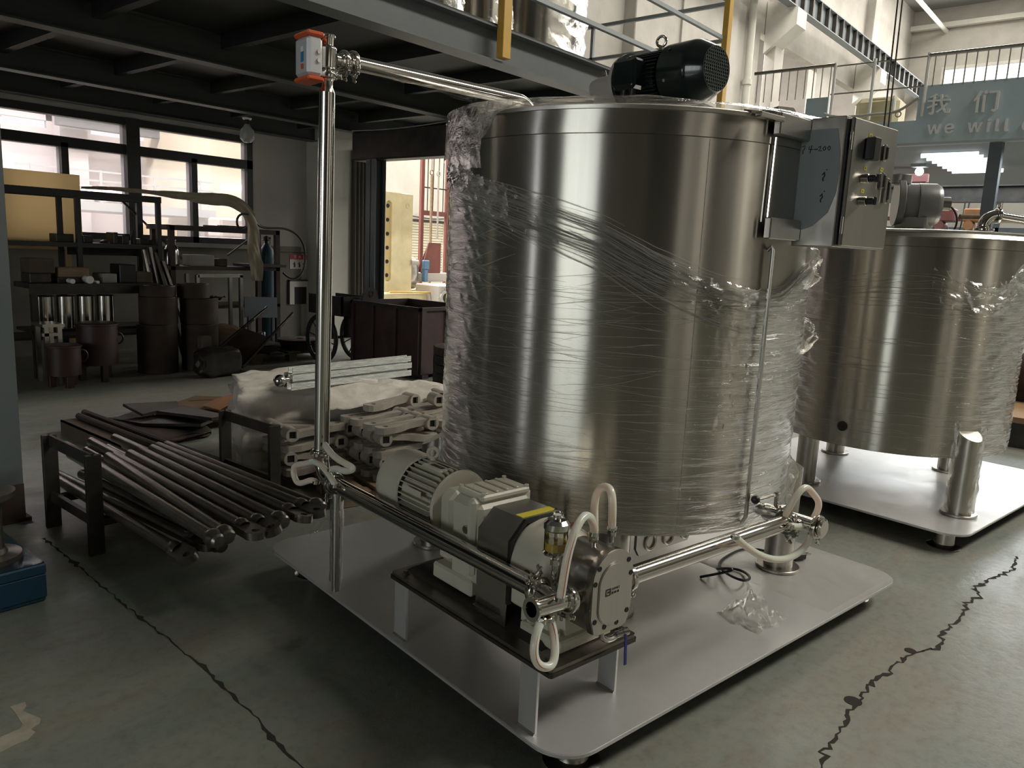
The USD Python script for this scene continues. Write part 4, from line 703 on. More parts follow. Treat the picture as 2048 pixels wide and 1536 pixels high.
def gb(d):
    wd = np.interp(d, [145, 165, 190, 215, 235, 250, 262], [.10, .08, .15, .17, .14, .11, .03]); zt = ztop(d); return zt, zt - wd
F1.part('gathered_band', M().grid(cylsheet((TX, TY), TR + .004, thb, gb, 26, .016, 5, 6, 18, .006), True), FILMBAND, True, label='bunched diagonal band of film')
F1.part('band_ridge', strands((TX, TY), TR + .006, 110, 14, 150, 225, .0, .15, ztop, 12, 60, (.0008, .0026)), STRAND, True, kind='stuff')
F1.part('band_ridge', strands((TX, TY), TR + .006, 40, 15, 255, 285, .0, .06, ztop, 8, 30, (.0012, .003)), STRAND, True, kind='stuff')
fl_r = np.array([(-108.5, 1.43), (-105, 1.36), (-103, 1.292), (-100.2, 1.2), (-100.6, 1.09), (-103.5, 1.017), (-106.2, .925), (-110.5, .885)]); fl_l = np.array([(-119, 1.455), (-118, 1.40), (-115, 1.30), (-113.4, 1.22), (-112, 1.12), (-111, 1.04), (-111.2, .95), (-111.6, .885)])
u = np.linspace(0, 1, 8); uu = np.linspace(0, 1, 70); vv = np.linspace(0, 1, 22)
er = np.stack([np.interp(uu, u, fl_r[:, k]) for k in (0, 1)], 1); el = np.stack([np.interp(uu, u, fl_l[:, k]) for k in (0, 1)], 1); rg = np.random.default_rng(3); er[:, 0] += rg.normal(0, .35, 70)
Q = el[:, None] * (1 - vv)[None, :, None] + er[:, None] * vv[None, :, None]; nz = meshkit.fbm(np.stack([Q[..., 0] * .9, Q[..., 1] * 28, Q[..., 0] * 0], -1), 4, 9)
Rr = TR + .012 + .055 * nz * np.sin(PI * np.clip(uu, .08, 1) * .75)[:, None]; a = np.radians(Q[..., 0])
F1.part('loose_flap', M().grid(np.stack([TX + Rr * np.cos(a), TY + Rr * np.sin(a), Q[..., 1] + .01 * (nz - .5)], -1)), FILMCRUMPLE, 25, label='loose crumpled flap of film hanging down')
for d0, z0, w, h, s in ((-66, 1.50, 14, .15, 21), (-62, 1.22, 10, .14, 22), (-68, .60, 14, .22, 23)):
    A, B = np.meshgrid(np.linspace(0, 1, 26), np.linspace(0, 1, 26), indexing='ij'); n1 = meshkit.fbm(np.stack([A * 5, B * 5, A * 0 + s], -1), 4, s); aa = np.radians(d0 + (A - .5) * w); R2 = TR + .01 + .085 * n1 * np.sin(PI * A) * np.sin(PI * B) ** .5
    F1.part('loose_pleat', M().grid(np.stack([TX + R2 * np.cos(aa), TY + R2 * np.sin(aa), z0 + (B - .5) * h + .03 * (n1 - .5)], -1)), FILMCRUMPLE, 25)
F2 = thing('stretch_film', 'clear film draped over the lid of the nearer tank under its motor', 'plastic film', (TX, TY, 2.03), mat=FILM, skid=True)
rr = np.r_[np.linspace(.40, .80, 26), np.full(26, .80)]; th = np.linspace(-180, 180, 181); T, K = np.meshgrid(th, np.arange(52), indexing='ij'); a = np.radians(T); R3 = rr[K]
lift = np.interp(th, [-180, -170, -120, -85, -60, -30, 0, 60, 120, 150, 180], [.03, .02, .008, .012, .075, .07, .03, .02, .03, .04, .03])[:, None]; drop = np.interp(th, [-180, -176, -168, 125, 140, 172, 180], [.10, .03, .004, .004, .16, .16, .10])[:, None]
n2 = meshkit.fbm(np.stack([R3 * np.cos(a) * 7, R3 * np.sin(a) * 7, K * .05], -1), 4, 31); inn = np.clip(K / 25, 0, 1); out = np.clip((K - 25) / 26, 0, 1)
R3 = R3 + out * (.012 * n2); Zc = np.where(K <= 25, 2.034 + lift * np.sin(inn * PI * .82) + .02 * (n2 - .4) * inn, 2.034 + lift * .536 * (1 - out) ** 2 - drop * out + .012 * (n2 - .4) * (1 - out)); Zc = np.where((K > 25), np.minimum(Zc, 2.12), Zc)
F2.part('sheet', M().grid(np.stack([TX + R3 * np.cos(a), TY + R3 * np.sin(a), Zc], -1)), FILMCRUMPLE, 30)
aa = np.radians(np.linspace(138, 176, 40)); bb = np.linspace(0, 1, 22); A2, B2 = np.meshgrid(aa, bb, indexing='ij'); n3 = meshkit.fbm(np.stack([A2 * 16, B2 * 5, A2 * 0], -1), 4, 41); R4 = TR + .006 + .03 * n3 * (1 - .6 * B2)
F2.part('hanging_edge', M().grid(np.stack([TX + R4 * np.cos(A2), TY + R4 * np.sin(A2), 2.02 - .2 * B2 + .02 * (n3 - .5)], -1)), FILMCRUMPLE, 25)
A, B = np.meshgrid(np.linspace(0, 1, 24), np.linspace(0, 1, 12), indexing='ij'); n1 = meshkit.fbm(np.stack([A * 6, B * 3, A * 0], -1), 4, 77)
t = thing('film_scrap', 'scrap of clear film wrapped and trailing on the pipe support post', 'plastic film', (.034, 1.363, .2), mat=FILMCRUMPLE, skid=True)
aw = 2 * PI * B; t.part('wrap', M().grid(np.stack([.034 + (.02 + .012 * n1) * np.cos(aw), 1.363 + (.02 + .012 * n1) * np.sin(aw), .16 + .34 * A], -1)), FILMCRUMPLE, 25)
t.part('tail', M().grid(np.stack([.03 - .05 * A + .04 * (n1 - .5), 1.38 + .11 * A + .03 * (B - .5), .46 - .10 * A - .06 * B + .05 * (n1 - .5)], -1)), FILMCRUMPLE, 25)
A, B = np.meshgrid(np.linspace(0, 1, 30), np.linspace(0, 1, 30), indexing='ij'); n1 = meshkit.fbm(np.stack([A * 7, B * 7, A * 0], -1), 4, 55)
single('film_scrap', M().grid(np.stack([1.15 + .22 * A + .05 * (n1 - .5), .10 + .20 * B + .05 * (n1 - .5), .118 + .16 * n1 * np.sin(PI * A) * np.sin(PI * B)], -1)), FILMCRUMPLE, 'crumpled scrap of clear film lying on the skid before the tank leg', 'plastic film', (1.25, .2, .115), skid=True, smooth=25)
rg = np.random.default_rng(8); m = M()
for k in range(60):
    x, y = 1.62 + .55 * rg.random(), .03 + .62 * rg.random(); m.prism(Point(0, 0).buffer(rg.uniform(.004, .012), quad_segs=3), .0012, (x, y, .1151), (math.cos(k), math.sin(k), 0), (-math.sin(k) * .5, math.cos(k) * .5, 0))
single('film_patch', M().grid(np.stack([1.55 + .64 * A, .03 + .72 * B, .1158 + .007 * n1 * np.sin(PI * A) ** .3], -1)), FILM, 'thin sheet of clear film sticking to the bright right corner of the skid', 'plastic film', (1.85, .35, .115), skid=True, smooth=True)
# ================================================================ second skid and tank behind, right
S2 = (4.596, .63, 0.0); R2 = math.radians(-9.0)
skid2 = make_skid(2.0, 1.75, [(.13, .13), (1.85, .13), (.13, 1.6), (1.85, 1.6)], 'stainless steel skid plate under the farther tank at right', S2, R2)
C2 = (5.48, 1.293); r2, b2, t2 = .69, .445, 1.725
tk = thing('mixing_tank', 'second stainless mixing tank standing behind at the right edge', 'tank', (*C2, .115), mat=TANK)
def l2(a, k): return (C2[0] + k * math.cos(math.radians(a)), C2[1] + k * math.sin(math.radians(a)))
shell(tk, C2, r2, b2, t2, [(5.05, .735), l2(40, .70), l2(142, .55), l2(-25, .70)], .60)
tk.part('lid_lip', M().lathe([(r2 + .003, t2 - .004), (r2 + .035, t2 - .03), (r2 + .037, t2 - .028), (r2 + .006, t2 + .002), (r2 + .003, t2 - .004)], (*C2, 0), n=100), SATIN)
tk.part('drain_hole', M().cyl((4.80, 1.362, .568), (4.785, 1.364, .568), .03, 24), BLACK)
# ================================================================ left foreground: rod rack, spool, scrap
t = thing('rod_rack', 'dark flat bar stillage with two goalpost sides holding steel drawbars', 'rack', (1.95, 3.95, 0), mat=DARKSTEEL)
for x in (1.46, 2.43):
    for y in (3.72, 4.24): t.part('upright', M().b2((x - .035, y - .012, 0), (x + .035, y + .012, .49), .002))
    t.part('top_bar', M().b2((x - .006, 3.71, .43), (x + .006, 4.25, .49))); t.part('lower_bar', M().b2((x - .012, 3.72, .14), (x + .012, 4.24, .19)))
for y in (3.74, 4.22): t.part('cross_bar', M().b2((1.46, y - .025, .135), (2.43, y + .025, .17)))
def drawbar(t0, eye):
    if eye:
        t0.part('eye_end', M().prism(unary_union([sbox(-.05, -.04, .05, .04), Point(.05, 0).buffer(.042, quad_segs=8)]).difference(Point(.055, 0).buffer(.016, quad_segs=6)), .032, (.71, 0, -.016)), BLACKSTEEL)
        t0.part('collar', M().lathe([(.026, 0), (.034, .012), (.034, .04), (.028, .06)], (.62, 0, 0), (1, 0, 0), 16), BLACKSTEEL)
    else: t0.part('knob_end', M().lathe([(.026, 0), (.036, .015), (.038, .04), (.03, .055), (.03, .075), (.022, .085), (0, .085)], (.66, 0, 0), (1, 0, 0), 18), BLACKSTEEL)
    t0.part('shaft', M().lathe([(0, 0), (.02, 0), (.026, .006), (.026, 1.38), (0, 1.38)], (-.72, 0, 0), (1, 0, 0), 18), BLACKSTEEL)
bars = [(1.56, 3.43, .345, -94, 0), (1.63, 3.43, .35, -96, 0), (1.70, 3.43, .345, -93.5, 1), (1.775, 3.43, .345, -93.5, 1), (1.85, 3.44, .345, -93, 0), (1.93, 3.46, .345, -92, 1), (1.985, 3.47, .35, -90.5, 1), (2.04, 3.48, .345, -90.5, 0)]
low = [(1.53, 3.72, .20, -91, 1), (1.60, 3.78, .20, -88, 1), (1.675, 3.70, .20, -90, 0), (1.75, 3.95, .20, -92, 0), (1.83, 3.95, .20, -91, 1), (1.91, 3.95, .20, -91, 0), (1.98, 3.95, .20, -90, 1), (2.06, 3.95, .20, -91, 0), (1.69, 3.95, .252, -92, 0), (1.79, 3.98, .252, -92, 0), (1.90, 3.96, .252, -92, 1), (2.02, 3.98, .252, -91, 0), (1.66, 4.0, .298, -94, 0), (1.81, 4.0, .298, -93, 0), (1.97, 4.0, .298, -91, 1)]
protos = {}
for k, (x, y, z, a, e) in enumerate(bars + low):
    if e not in protos:
        s = thing('steel_drawbar', 'tmp', 'steel bar'); drawbar(s, e); protos[e] = s
        place(s, (x, y, z), rotm((0, 0, 1), a)); path = s.path
    else: path = copy(protos[e], 'steel_drawbar', 'tmp', 'steel bar', (x, y, z), rotm((0, 0, 1), a) @ rotm((1, 0, 0), (25, -10, 5, 18)[k % 4] if e else 0))
    top = k < len(bars)
    end = 'flat drilled eye end' if e else 'round knob end'; ly = 'bottom' if z < .22 else 'second' if z < .27 else 'third'
    lab = ('drawbar with %s, %s from left in the top layer of the stillage' % (end, ('first', 'second', 'third', 'fourth', 'fifth', 'sixth', 'seventh', 'rightmost, eighth')[k])) if top else ('dark drawbar with %s in the %s layer of the stillage' % (end, ly))
    meta(path, lab, 'steel bar', 'drawbars in the top layer' if top else '%s drawbars in the %s layer' % ('eye ended' if e else 'knob ended', ly))
# pallet and spool at the left edge
t = thing('blue_pallet', 'blue plastic pallet corner at the left edge of the picture', 'pallet', (.62, 3.75, 0), mat=BLUE, rz=0)
t.part('deck', M().b2((.05, 3.36, .12), (1.12, 4.3, .165), .006))
for x in (.95, .5, .1):
    for y in (3.37, 3.75, 4.15): t.part('foot', M().b2((x, y, 0), (x + .165, y + .14, .12), .006))
t.part('skirt', M().b2((.85, 3.362, .02), (1.118, 3.375, .12), .003)); t.part('wrap_film', M().b2((.06, 3.37, .165), (1.118, 4.29, .168), .001), FILM)
def spool(c, rf, rt, h, nm, lab):
    s = thing('flanged_spool', lab, 'pipe fitting', c, mat=BLACKSTEEL); x, y, z = c
    s.part('lower_flange', M().lathe([(.05, 0), (rf, 0), (rf, .022), (rt + .01, .03), (rt, .05)], c, n=36)); s.part('barrel', M().lathe([(rt, .03), (rt - .004, h * .5), (rt, h - .03)], c, n=32))
    s.part('upper_flange', M().lathe([(rt, h - .05), (rf * .92, h - .022), (rf * .92, h), (rf * .55, h + .004), (.05, h - .002), (.045, h - .05)], c, n=36)); return s
spool((.965, 3.55, .168), .125, .066, .29, 0, 'brown steel flanged spool wrapped in film standing on the blue pallet'); spool((.95, 3.95, .168), .125, .07, .36, 1, 'taller flanged spool mostly cut off behind at the left edge')
# scrap on the floor behind the rack
t = thing('steel_channel', 'rusty steel channel lying on the floor behind the drawbars', 'steel channel', (2.34, 5.6, 0), mat=WOODDK)
t.part('web', M().b2((2.22, 4.95, .10), (2.45, 6.2, .112))); t.part('flange', M().b2((2.22, 4.95, 0), (2.232, 6.2, .112))); t.part('flange', M().b2((2.438, 4.95, 0), (2.45, 6.2, .112)))
for k, (x, w) in enumerate(((2.33, 'left'), (2.41, 'right'))): single('rusty_bar', M().cyl((x, 6.15 + k * .1, .138), (x + .02, 4.75, .138), .024, 10), RUST, 'rusty round bar lying on the channel, %s of the pair' % w, 'steel bar', (x, 5.4, .112))
def slab(name, pts, z, h, mt, lab, cat, tilt=None):
    m = M().prism(Polygon(pts).buffer(0) if len(pts) > 3 else Polygon(pts), h, (0, 0, z))
    if tilt is not None:
        c = np.append(np.mean(pts, 0), z); m.v = [(v - c) @ tilt.T + c for v in m.v]
    return single(name, m, mt, lab, cat, (*np.mean(pts, 0), z), smooth=False)
slab('steel_sheet', [(2.46, 5.3), (2.62, 5.28), (2.66, 4.5), (2.49, 4.48)], .0, .06, WOODDK, 'flat brown board lying beside the drawbar ends', 'board')
slab('wood_board', [(2.52, 5.9), (2.72, 5.95), (2.60, 5.2), (2.48, 5.2)], .0, .03, WOODDK, 'short dark board under the scrap plates', 'board')
plates = [([(2.55, 6.2), (2.95, 6.45), (3.0, 5.7), (2.85, 5.45), (2.62, 5.9)], .03, 'bottom'), ([(2.60, 6.3), (2.9, 6.15), (3.05, 5.5), (2.9, 5.4), (2.65, 5.8)], .075, 'second'), ([(2.70, 6.25), (3.12, 6.2), (3.02, 5.95), (2.85, 6.0), (2.72, 5.95)], .12, 'third'), ([(2.86, 6.0), (3.12, 6.1), (3.0, 5.2), (2.88, 5.2)], .15, 'top')]
for k, (p, z, w) in enumerate(plates): slab('scrap_plate', p, z, .022, DARKSTEEL, 'torn dark steel scrap plate, %s of the heap on the floor' % w, 'steel plate', rotm((1, .3, 0), (2, -4, 7, -6)[k]))
blob('scrap_heap', (2.82, 5.85, .035), (.5, .9, .07), RUST, 'low heap of rusty cuttings under the torn plates', 'scrap', seed=4)
slots = Polygon([(3.0, 5.75), (3.10, 6.25), (3.42, 6.45), (3.62, 6.25), (3.38, 5.8)]).difference(unary_union([LineString([(3.28, 6.27), (3.44, 6.2)]).buffer(.022), LineString([(3.34, 6.02), (3.40, 5.99)]).buffer(.03)]))
single('ochre_plate', M().prism(slots, .02, (0, 0, .10)).b2((3.15, 5.95, 0), (3.35, 6.2, .10)), mat('ochre_rust', (.13, .075, .03), .75, 0, (.10, .055, .025), 5), 'ochre rusted plate with two slots lying behind the scrap', 'steel plate', (3.3, 6.1, .05), smooth=False)
A, B = np.meshgrid(np.linspace(0, 1, 16), np.linspace(0, 1, 10), indexing='ij')
single('orange_panel', M().grid(np.stack([3.10 + .62 * A + .1 * B, 5.48 + .45 * B - .05 * A, .10 + .16 * np.sin(PI * (.2 + .7 * A)) - .05 * B], -1)).grid(np.stack([3.10 + .62 * A + .1 * B, 5.48 + .45 * B - .05 * A, .088 + .16 * np.sin(PI * (.2 + .7 * A)) - .05 * B], -1), True).b2((3.3, 5.5, 0), (3.6, 5.8, .12)), ORANGE, 'bright orange curved panel lying behind the white sack', 'panel', (3.4, 5.7, .1))
# ---------------------------------------------------------------- pallet with castings, sack and galvanised bundle
rp = math.radians(-15); cp, sp_ = math.cos(rp), math.sin(rp)
def pw(x, y, z=0): return (3.32 + x * cp - y * sp_, 3.40 + x * sp_ + y * cp, z)
Rp = np.array([[cp, -sp_, 0], [sp_, cp, 0], [0, 0, 1]])
t = thing('wooden_pallet', 'worn wooden pallet under the stacked castings', 'pallet', pw(0, .3), rp, mat=WOOD)
base = np.array(pw(0, .3)); t.off = base
for k in range(6): t.part('deck_board', M().b2(base + (-.62 + k * .21, -.42, .085), base + (-.46 + k * .21, .30, .105), .004))
for y in (-.40, -.10, .20): t.part('bearer', M().b2(base + (-.62, y, 0), base + (.59, y + .09, .085), .004))
cs = thing('link_casting', 'rough grey cast steel link arm with a square socket, stacked on the pallet', 'casting', group='stacked link castings', mat=CAST)
prof = [(-.36, 0), (-.352, .028), (-.33, .042), (-.25, .046), (-.19, .038), (-.15, .026), (-.06, .026), (-.03, .03), (-.03, -.03), (-.06, -.026), (-.15, -.026), (-.19, -.038), (-.25, -.046), (-.33, -.042), (-.352, -.028)]
tong = Polygon(prof[:: -1]).buffer(.004).difference(Point(-.30, 0).buffer(.017, quad_segs=6)); mm = trimesh.creation.extrude_polygon(tong, .04, engine='earcut'); v = np.array(mm.vertices); v[:, 2] += -.02 + .014 * np.cos((v[:, 0] + .03) * 11) - .006
v2 = v.copy(); cs.part('arm', M().raw(v2, mm.faces), CAST)
bs = Point(0, 0).buffer(.042, quad_segs=10).difference(sbox(-.022, -.022, .022, .022)); cs.part('boss', M().prism(bs, .105, (0, .048, 0), (1, 0, 0), (0, 0, 1)), CAST); cs.part('socket', M().b2((-.022, -.035, -.022), (.022, .04, .022)), BLACK)
first = True
rg = np.random.default_rng(5)
spots = []
for k in range(5):
    for r_ in range(4):
        for c_ in (-1, 0, 1):
            if c_ == -1 and (r_ < 1 or k > 3): continue
            odd = k % 2; x = c_ * .43 + (-.31 if odd else 0); spots.append((x + rg.normal(0, .008) - r_ * .02, r_ * .118 + rg.normal(0, .006) + (.22 if c_ == -1 else 0), .147 + k * .0735, 180 if odd else 0))
spots += [(.22, .30, .515, 178), (.30, .42, .515, 172), (.06, .36, .515, 8)]
for x, y, z, a in spots:
    lk = min(int(round((z - .147) / .0735)), 5); ct = 'left' if x < -.36 else 'right' if x > (.05 if a == 180 else .2) else 'middle'
    ll = 'grey cast link arm with square socket, %s of the pallet pile, %s column' % (('bottom layer', 'second layer', 'third layer', 'fourth layer', 'fifth layer', 'loose top')[lk], ct); lgp = 'link castings, %s %s' % (('bottom layer', 'second layer', 'third layer', 'fourth layer', 'fifth layer', 'loose top')[lk], ct)
    p = pw(x, y, z); R = Rp @ rotm((0, 0, 1), a + rg.normal(0, 1.5)) @ rotm((1, 0, 0), 180 if a > 90 and rg.random() < .5 else 0)
    if first: place(cs, p, R); first = False; meta(cs.path, ll, 'casting', lgp)
    else: copy(cs, 'link_casting', ll, 'casting', p, R, lgp)
rb = math.radians(-22); Rb = rotm((0, 0, 1), -22)
m = trimesh.creation.box((1, 1, 1)); 
for _ in range(5): m = m.subdivide()
v = np.array(m.vertices); nn = v / np.abs(v).max(1, keepdims=True); v = v * (1, 1, 1); s_ = np.linalg.norm(v, axis=1, keepdims=True)
v = v * .86 + .14 * v / s_ * .62; f1 = meshkit.fbm(v * 3.1 + 3, 4, 2)[:, None] - .5; f2 = meshkit.fbm(v * np.array([2, 2, 9]) + 7, 3, 6)[:, None] - .5
v = v * np.array([1.0, .62, .62]) + v / np.linalg.norm(v, axis=1, keepdims=True) * (.15 * f1 + .10 * f2); v[:, 2] = np.maximum(v[:, 2] + .30, 0)
bagc = np.array([3.17, 4.42, 0.0])
single('bulk_sack', M().raw(v @ Rb.T + bagc, m.faces), SACK, 'large creased dirty white woven sack standing behind the castings', 'sack', tuple(bagc), smooth=True)
A, B = np.meshgrid(np.linspace(0, 1, 46), np.linspace(0, 1, 20), indexing='ij'); n1 = meshkit.fbm(np.stack([A * 5, B * 4, A * 0], -1), 4, 12)
px = -.50 + 1.02 * A; py = .36 + .36 * B; pz = .50 + .12 * B ** .5 * (1 - .7 * np.clip((A - .55) / .45, 0, 1)) + .09 * (n1 - .5)
P3 = np.stack([3.32 + px * cp - py * sp_, 3.40 + px * sp_ + py * cp, pz], -1)
single('draped_cloth', M().grid(P3).grid(P3 - (0, 0, .006), True), SACK, 'loose flap of dirty white sack cloth draped over the castings', 'cloth', pw(0, .5, .5), smooth=True)
t = thing('galvanised_bundle', 'bundle of bright galvanised channels lying on top of the white sack', 'bundle', (3.2, 4.12, .62), mat=FOIL)
for k, (dy, z, x1) in enumerate(((0, .625, 3.72), (.055, .63, 3.76), (.11, .635, 3.74), (.03, .672, 3.70), (.09, .675, 3.77), (.06, .715, 3.75), (.16, .65, 3.72))):
    t.part('channel', M().prism(Polygon([(-.025, 0), (.025, 0), (.025, .04), (.02, .04), (.02, .005), (-.02, .005), (-.02, .04), (-.025, .04)]), 1.0, (2.76 + .01 * k, 4.06 + dy, z - .02), (0, 1, 0.0), (0, 0, 1)), FOIL, smooth=False)
t.part('joint_end', M().sph((2.72, 4.1, .66), .04, 8).cyl((2.74, 4.1, .66), (2.86, 4.1, .665), .022, 12), STEEL)
t = thing('ring_stack', 'stack of dark steel rings with a rusty rim beside the tank', 'ring', (6.12, 5.72, 0), mat=DARKSTEEL)
for k in range(5): t.part('ring', M().lathe([(.25, k * .094), (.345 + .004 * (k % 2), k * .094 + .004), (.348, k * .094 + .086), (.34, k * .094 + .092), (.25, k * .094 + .092), (.25, k * .094)], (6.12, 5.72, 0), n=48), RUST if k == 4 else DARKSTEEL)
single('wooden_prop', M().bar((4.5, 4.55, .02), (4.65, 4.35, .62), .09, .07), WOODDK, 'dark wooden prop leaning between the castings and the ring stack', 'timber')
# red bin
t = thing('scrap_bin', 'dark red oxide steel bin with ribs and lifting ears', 'bin', (6.55, 7.0, 0), mat=BINRED)
x0, x1, y0, y1, h = 6.1, 7.0, 6.42, 7.6, .82
t.part('side', M().b2((x0, y0, .06), (x0 + .012, y1, h))); t.part('side', M().b2((x1 - .012, y0, .06), (x1, y1, h))); t.part('end', M().b2((x0, y0, .06), (x1, y0 + .012, h))); t.part('end', M().b2((x0, y1 - .012, .06), (x1, y1, h))); t.part('floor', M().b2((x0, y0, .05), (x1, y1, .062)))
t.part('rim', M().b2((x0 - .03, y0 - .03, h - .03), (x1 + .03, y0, h + .01)).b2((x0 - .03, y0 - .03, h - .03), (x0, y1 + .03, h + .01)).b2((x1, y0 - .03, h - .03), (x1 + .03, y1 + .03, h + .01)).b2((x0 - .03, y1, h - .03), (x1 + .03, y1 + .03, h + .01)), DARKSTEEL)
for y in (6.42, 6.8, 7.2, 7.57): t.part('rib', M().b2((x0 - .03, y, .06), (x0, y + .05, h - .03)))
for x in (6.1, 6.5, 6.92): t.part('rib', M().b2((x, y0 - .03, .06), (x + .07, y0, h - .03)))
ear = Polygon([(-.13, 0), (.13, 0), (.11, .09), (.06, .145), (0, .16), (-.06, .145), (-.11, .09)]).difference(Point(0, .08).buffer(.045))
for x, y in ((6.35, 7.61), (6.62, 6.40)): t.part('lifting_ear', M().prism(ear, .02, (x, y, h), (1, 0, 0), (0, 0, 1)), DARKSTEEL, smooth=False)
for x in (6.15, 6.85): t.part('runner', M().b2((x, y0, 0), (x + .1, y1, .055)), DARKSTEEL)
# spoked cart
t = thing('hand_cart', 'black two wheeled hand cart with large spoked wheels beside the bin', 'cart', (6.06, 7.9, 0), mat=DARKSTEEL)
for x in (6.47, 5.93):
    w_ = t.part('wheel', M().torus((x, 8.02, .32), (1, 0, 0), .29, .028, 36, 8), RUBBER); w_.part('hub', M().cyl((x - .05, 8.02, .32), (x + .05, 8.02, .32), .035, 14), DARKSTEEL)
    for k in range(10): w_.part('spoke', M().cyl((x, 8.02, .32), (x, 8.02 + .28 * math.cos(k * PI / 5 + .2), .32 + .28 * math.sin(k * PI / 5 + .2)), .007, 6), DARKSTEEL)
t.part('axle', M().cyl((5.93, 8.02, .32), (6.47, 8.02, .32), .018, 10)); t.part('bed', M().b2((5.98, 7.68, .62), (6.42, 8.36, .645))); t.part('side_board', M().b2((5.98, 7.68, .645), (6.0, 8.36, .86))); t.part('side_board', M().b2((6.40, 7.68, .645), (6.42, 8.36, .86))); t.part('end_board', M().b2((5.98, 7.68, .645), (6.42, 7.70, .86)))
t.part('axle_bracket', M().b2((6.05, 7.97, .33), (6.09, 8.07, .62))); t.part('axle_bracket', M().b2((6.31, 7.97, .33), (6.35, 8.07, .62))); t.part('prop_leg', M().b2((6.18, 8.3, 0), (6.22, 8.34, .62)))
single('sheet_panel', M().bar((5.50, 9.07, .64), (5.97, 9.05, .62), .012, .27, (0, .1, 1)).b2((5.54, 9.04, 0), (5.58, 9.08, .52)).b2((5.89, 9.04, 0), (5.93, 9.08, .5)), GREYBLUE, 'bare grey sheet metal panel standing left of the cart', 'panel', (5.5, 8.65, 0))
# leaning hand truck with bright handles
t = thing('hand_truck', 'old sack truck lying tilted with two bright handle ends', 'hand truck', (4.95, 8.1, 0), mat=DARKSTEEL)
for a, b in (((4.62, 8.25, .22), (5.34, 8.3, .70)), ((4.78, 7.95, .06), (5.56, 8.1, .64))):
    a, b = np.array(a), np.array(b); t.part('side_tube', M().cyl(a, a + (b - a) * .72, .018, 10)); t.part('handle', M().cyl(a + (b - a) * .72, b, .019, 12), STEEL)
t.part('back_plate', M().hull([(4.62, 8.25, .21), (4.78, 7.95, .05), (5.0, 8.27, .46), (5.2, 8.03, .36), (4.62, 8.25, .22), (4.78, 7.95, .06), (5.0, 8.27, .47), (5.2, 8.03, .37)]), RUST); t.part('toe_plate', M().b2((4.55, 7.9, 0), (4.8, 8.3, .02))); t.part('wheel', M().cyl((4.60, 7.86, .1), (4.60, 7.92, .1), .1, 20), RUBBER); t.part('wheel', M().cyl((4.5, 8.3, .1), (4.5, 8.36, .1), .1, 20), RUBBER)
# discs on pallet
t = thing('wooden_pallet', 'dark wooden pallet under the flat steel discs', 'pallet', (5.75, 8.65, 0), mat=WOODDK)
for k in range(5): t.part('deck_board', M().b2((5.18 + k * .25, 8.38, .1), (5.36 + k * .25, 8.98, .122), .003))
for y in (8.38, 8.65, 8.90): t.part('bearer', M().b2((5.18, y, .085), (6.36, y + .08, .1), .003))
for x in (5.2, 5.7, 6.2): t.part('block', M().b2((x, 8.38, 0), (x + .12, 8.48, .085), .003))
for nm, (x, y, r, n_) in (('right', (6.06, 8.69, .28, 5)), ('left', (5.48, 8.69, .24, 4))):
    for k in range(n_): single('steel_disc', M().lathe([(.05, 0), (r, .003), (r, .02), (.05, .023), (.05, 0)], (x + .008 * (k % 3), y, .123 + k * .0235), n=32), RUST if k == n_ - 1 else DARKSTEEL, '%s dark steel disc of the %s pile on the dark pallet' % (('top', 'second', 'third', 'fourth', 'bottom')[n_ - 1 - k], nm), 'disc', (x, y, .123 + k * .0235))
t = thing('paint_tin', 'small bright metal tin standing on the left disc pile', 'tin', (5.50, 8.69, .218), mat=STEEL); t.part('can', M().lathe([(0, 0), (.05, 0), (.05, .13), (.046, .135), (0, .13)], (5.50, 8.69, .2175), n=24)); t.part('lid', M().cyl((5.50, 8.69, .35), (5.50, 8.69, .356), .048, 24), SATIN)
# stacked brown cylinders
for k, (x, y, z, r, h, w) in enumerate(((4.08, 8.5, 0, .21, .54, 'lower left'), (4.55, 8.45, 0, .2, .53, 'lower right'), (4.10, 8.5, .54, .2, .30, 'middle left'), (4.10, 8.5, .84, .185, .12, 'top left'), (4.56, 8.47, .53, .205, .29, 'middle right'), (4.50, 8.48, .82, .175, .16, 'top right'))):
    tt = thing('steel_drum_ring', '%s brown steel cylinder of the stack before the shelves' % w, 'cylinder', (x, y, z), mat=RUST)
    tt.part('barrel', M().lathe([(r - .02, 0), (r, .004), (r, h - .004), (r - .02, h)], (x, y, z), n=40)); tt.part('rim', M().lathe([(r - .03, h - .02), (r - .001, h - .012), (r - .004, h), (r - .03, h - .001), (r - .03, h - .02)], (x, y, z), n=40), DARKSTEEL); tt.part('core', M().cyl((x, y, z), (x, y, z + h - .03), r - .021, 24), DARKSTEEL)
for k, (x, y, z, r, h, w) in enumerate(((3.38, 8.35, .17, .19, .42, 'larger dark red pump casting with feet'), (2.98, 8.15, .12, .15, .29, 'smaller dark red drum with side handles'))):
    tt = thing('red_drum', '%s in the dark before the bench' % w, 'drum', (x, y, 0), mat=DRUMRED); tt.part('barrel', M().lathe([(0, 0), (r, 0), (r, h - .02), (r + .012, h - .015), (r + .012, h), (r - .03, h + .01), (0, h + .01)], (x, y, z), n=36))
    for a in (.6, 2.7, 4.7): tt.part('foot', M().b2((x + (r - .04) * math.cos(a) - .03, y + (r - .04) * math.sin(a) - .03, 0), (x + (r - .04) * math.cos(a) + .03, y + (r - .04) * math.sin(a) + .03, z), .004))
    tt.part('handle', M().torus((x + r + .01, y, z + h * .6), (0, 1, 0), .06, .01, 16, 6), DARKSTEEL)
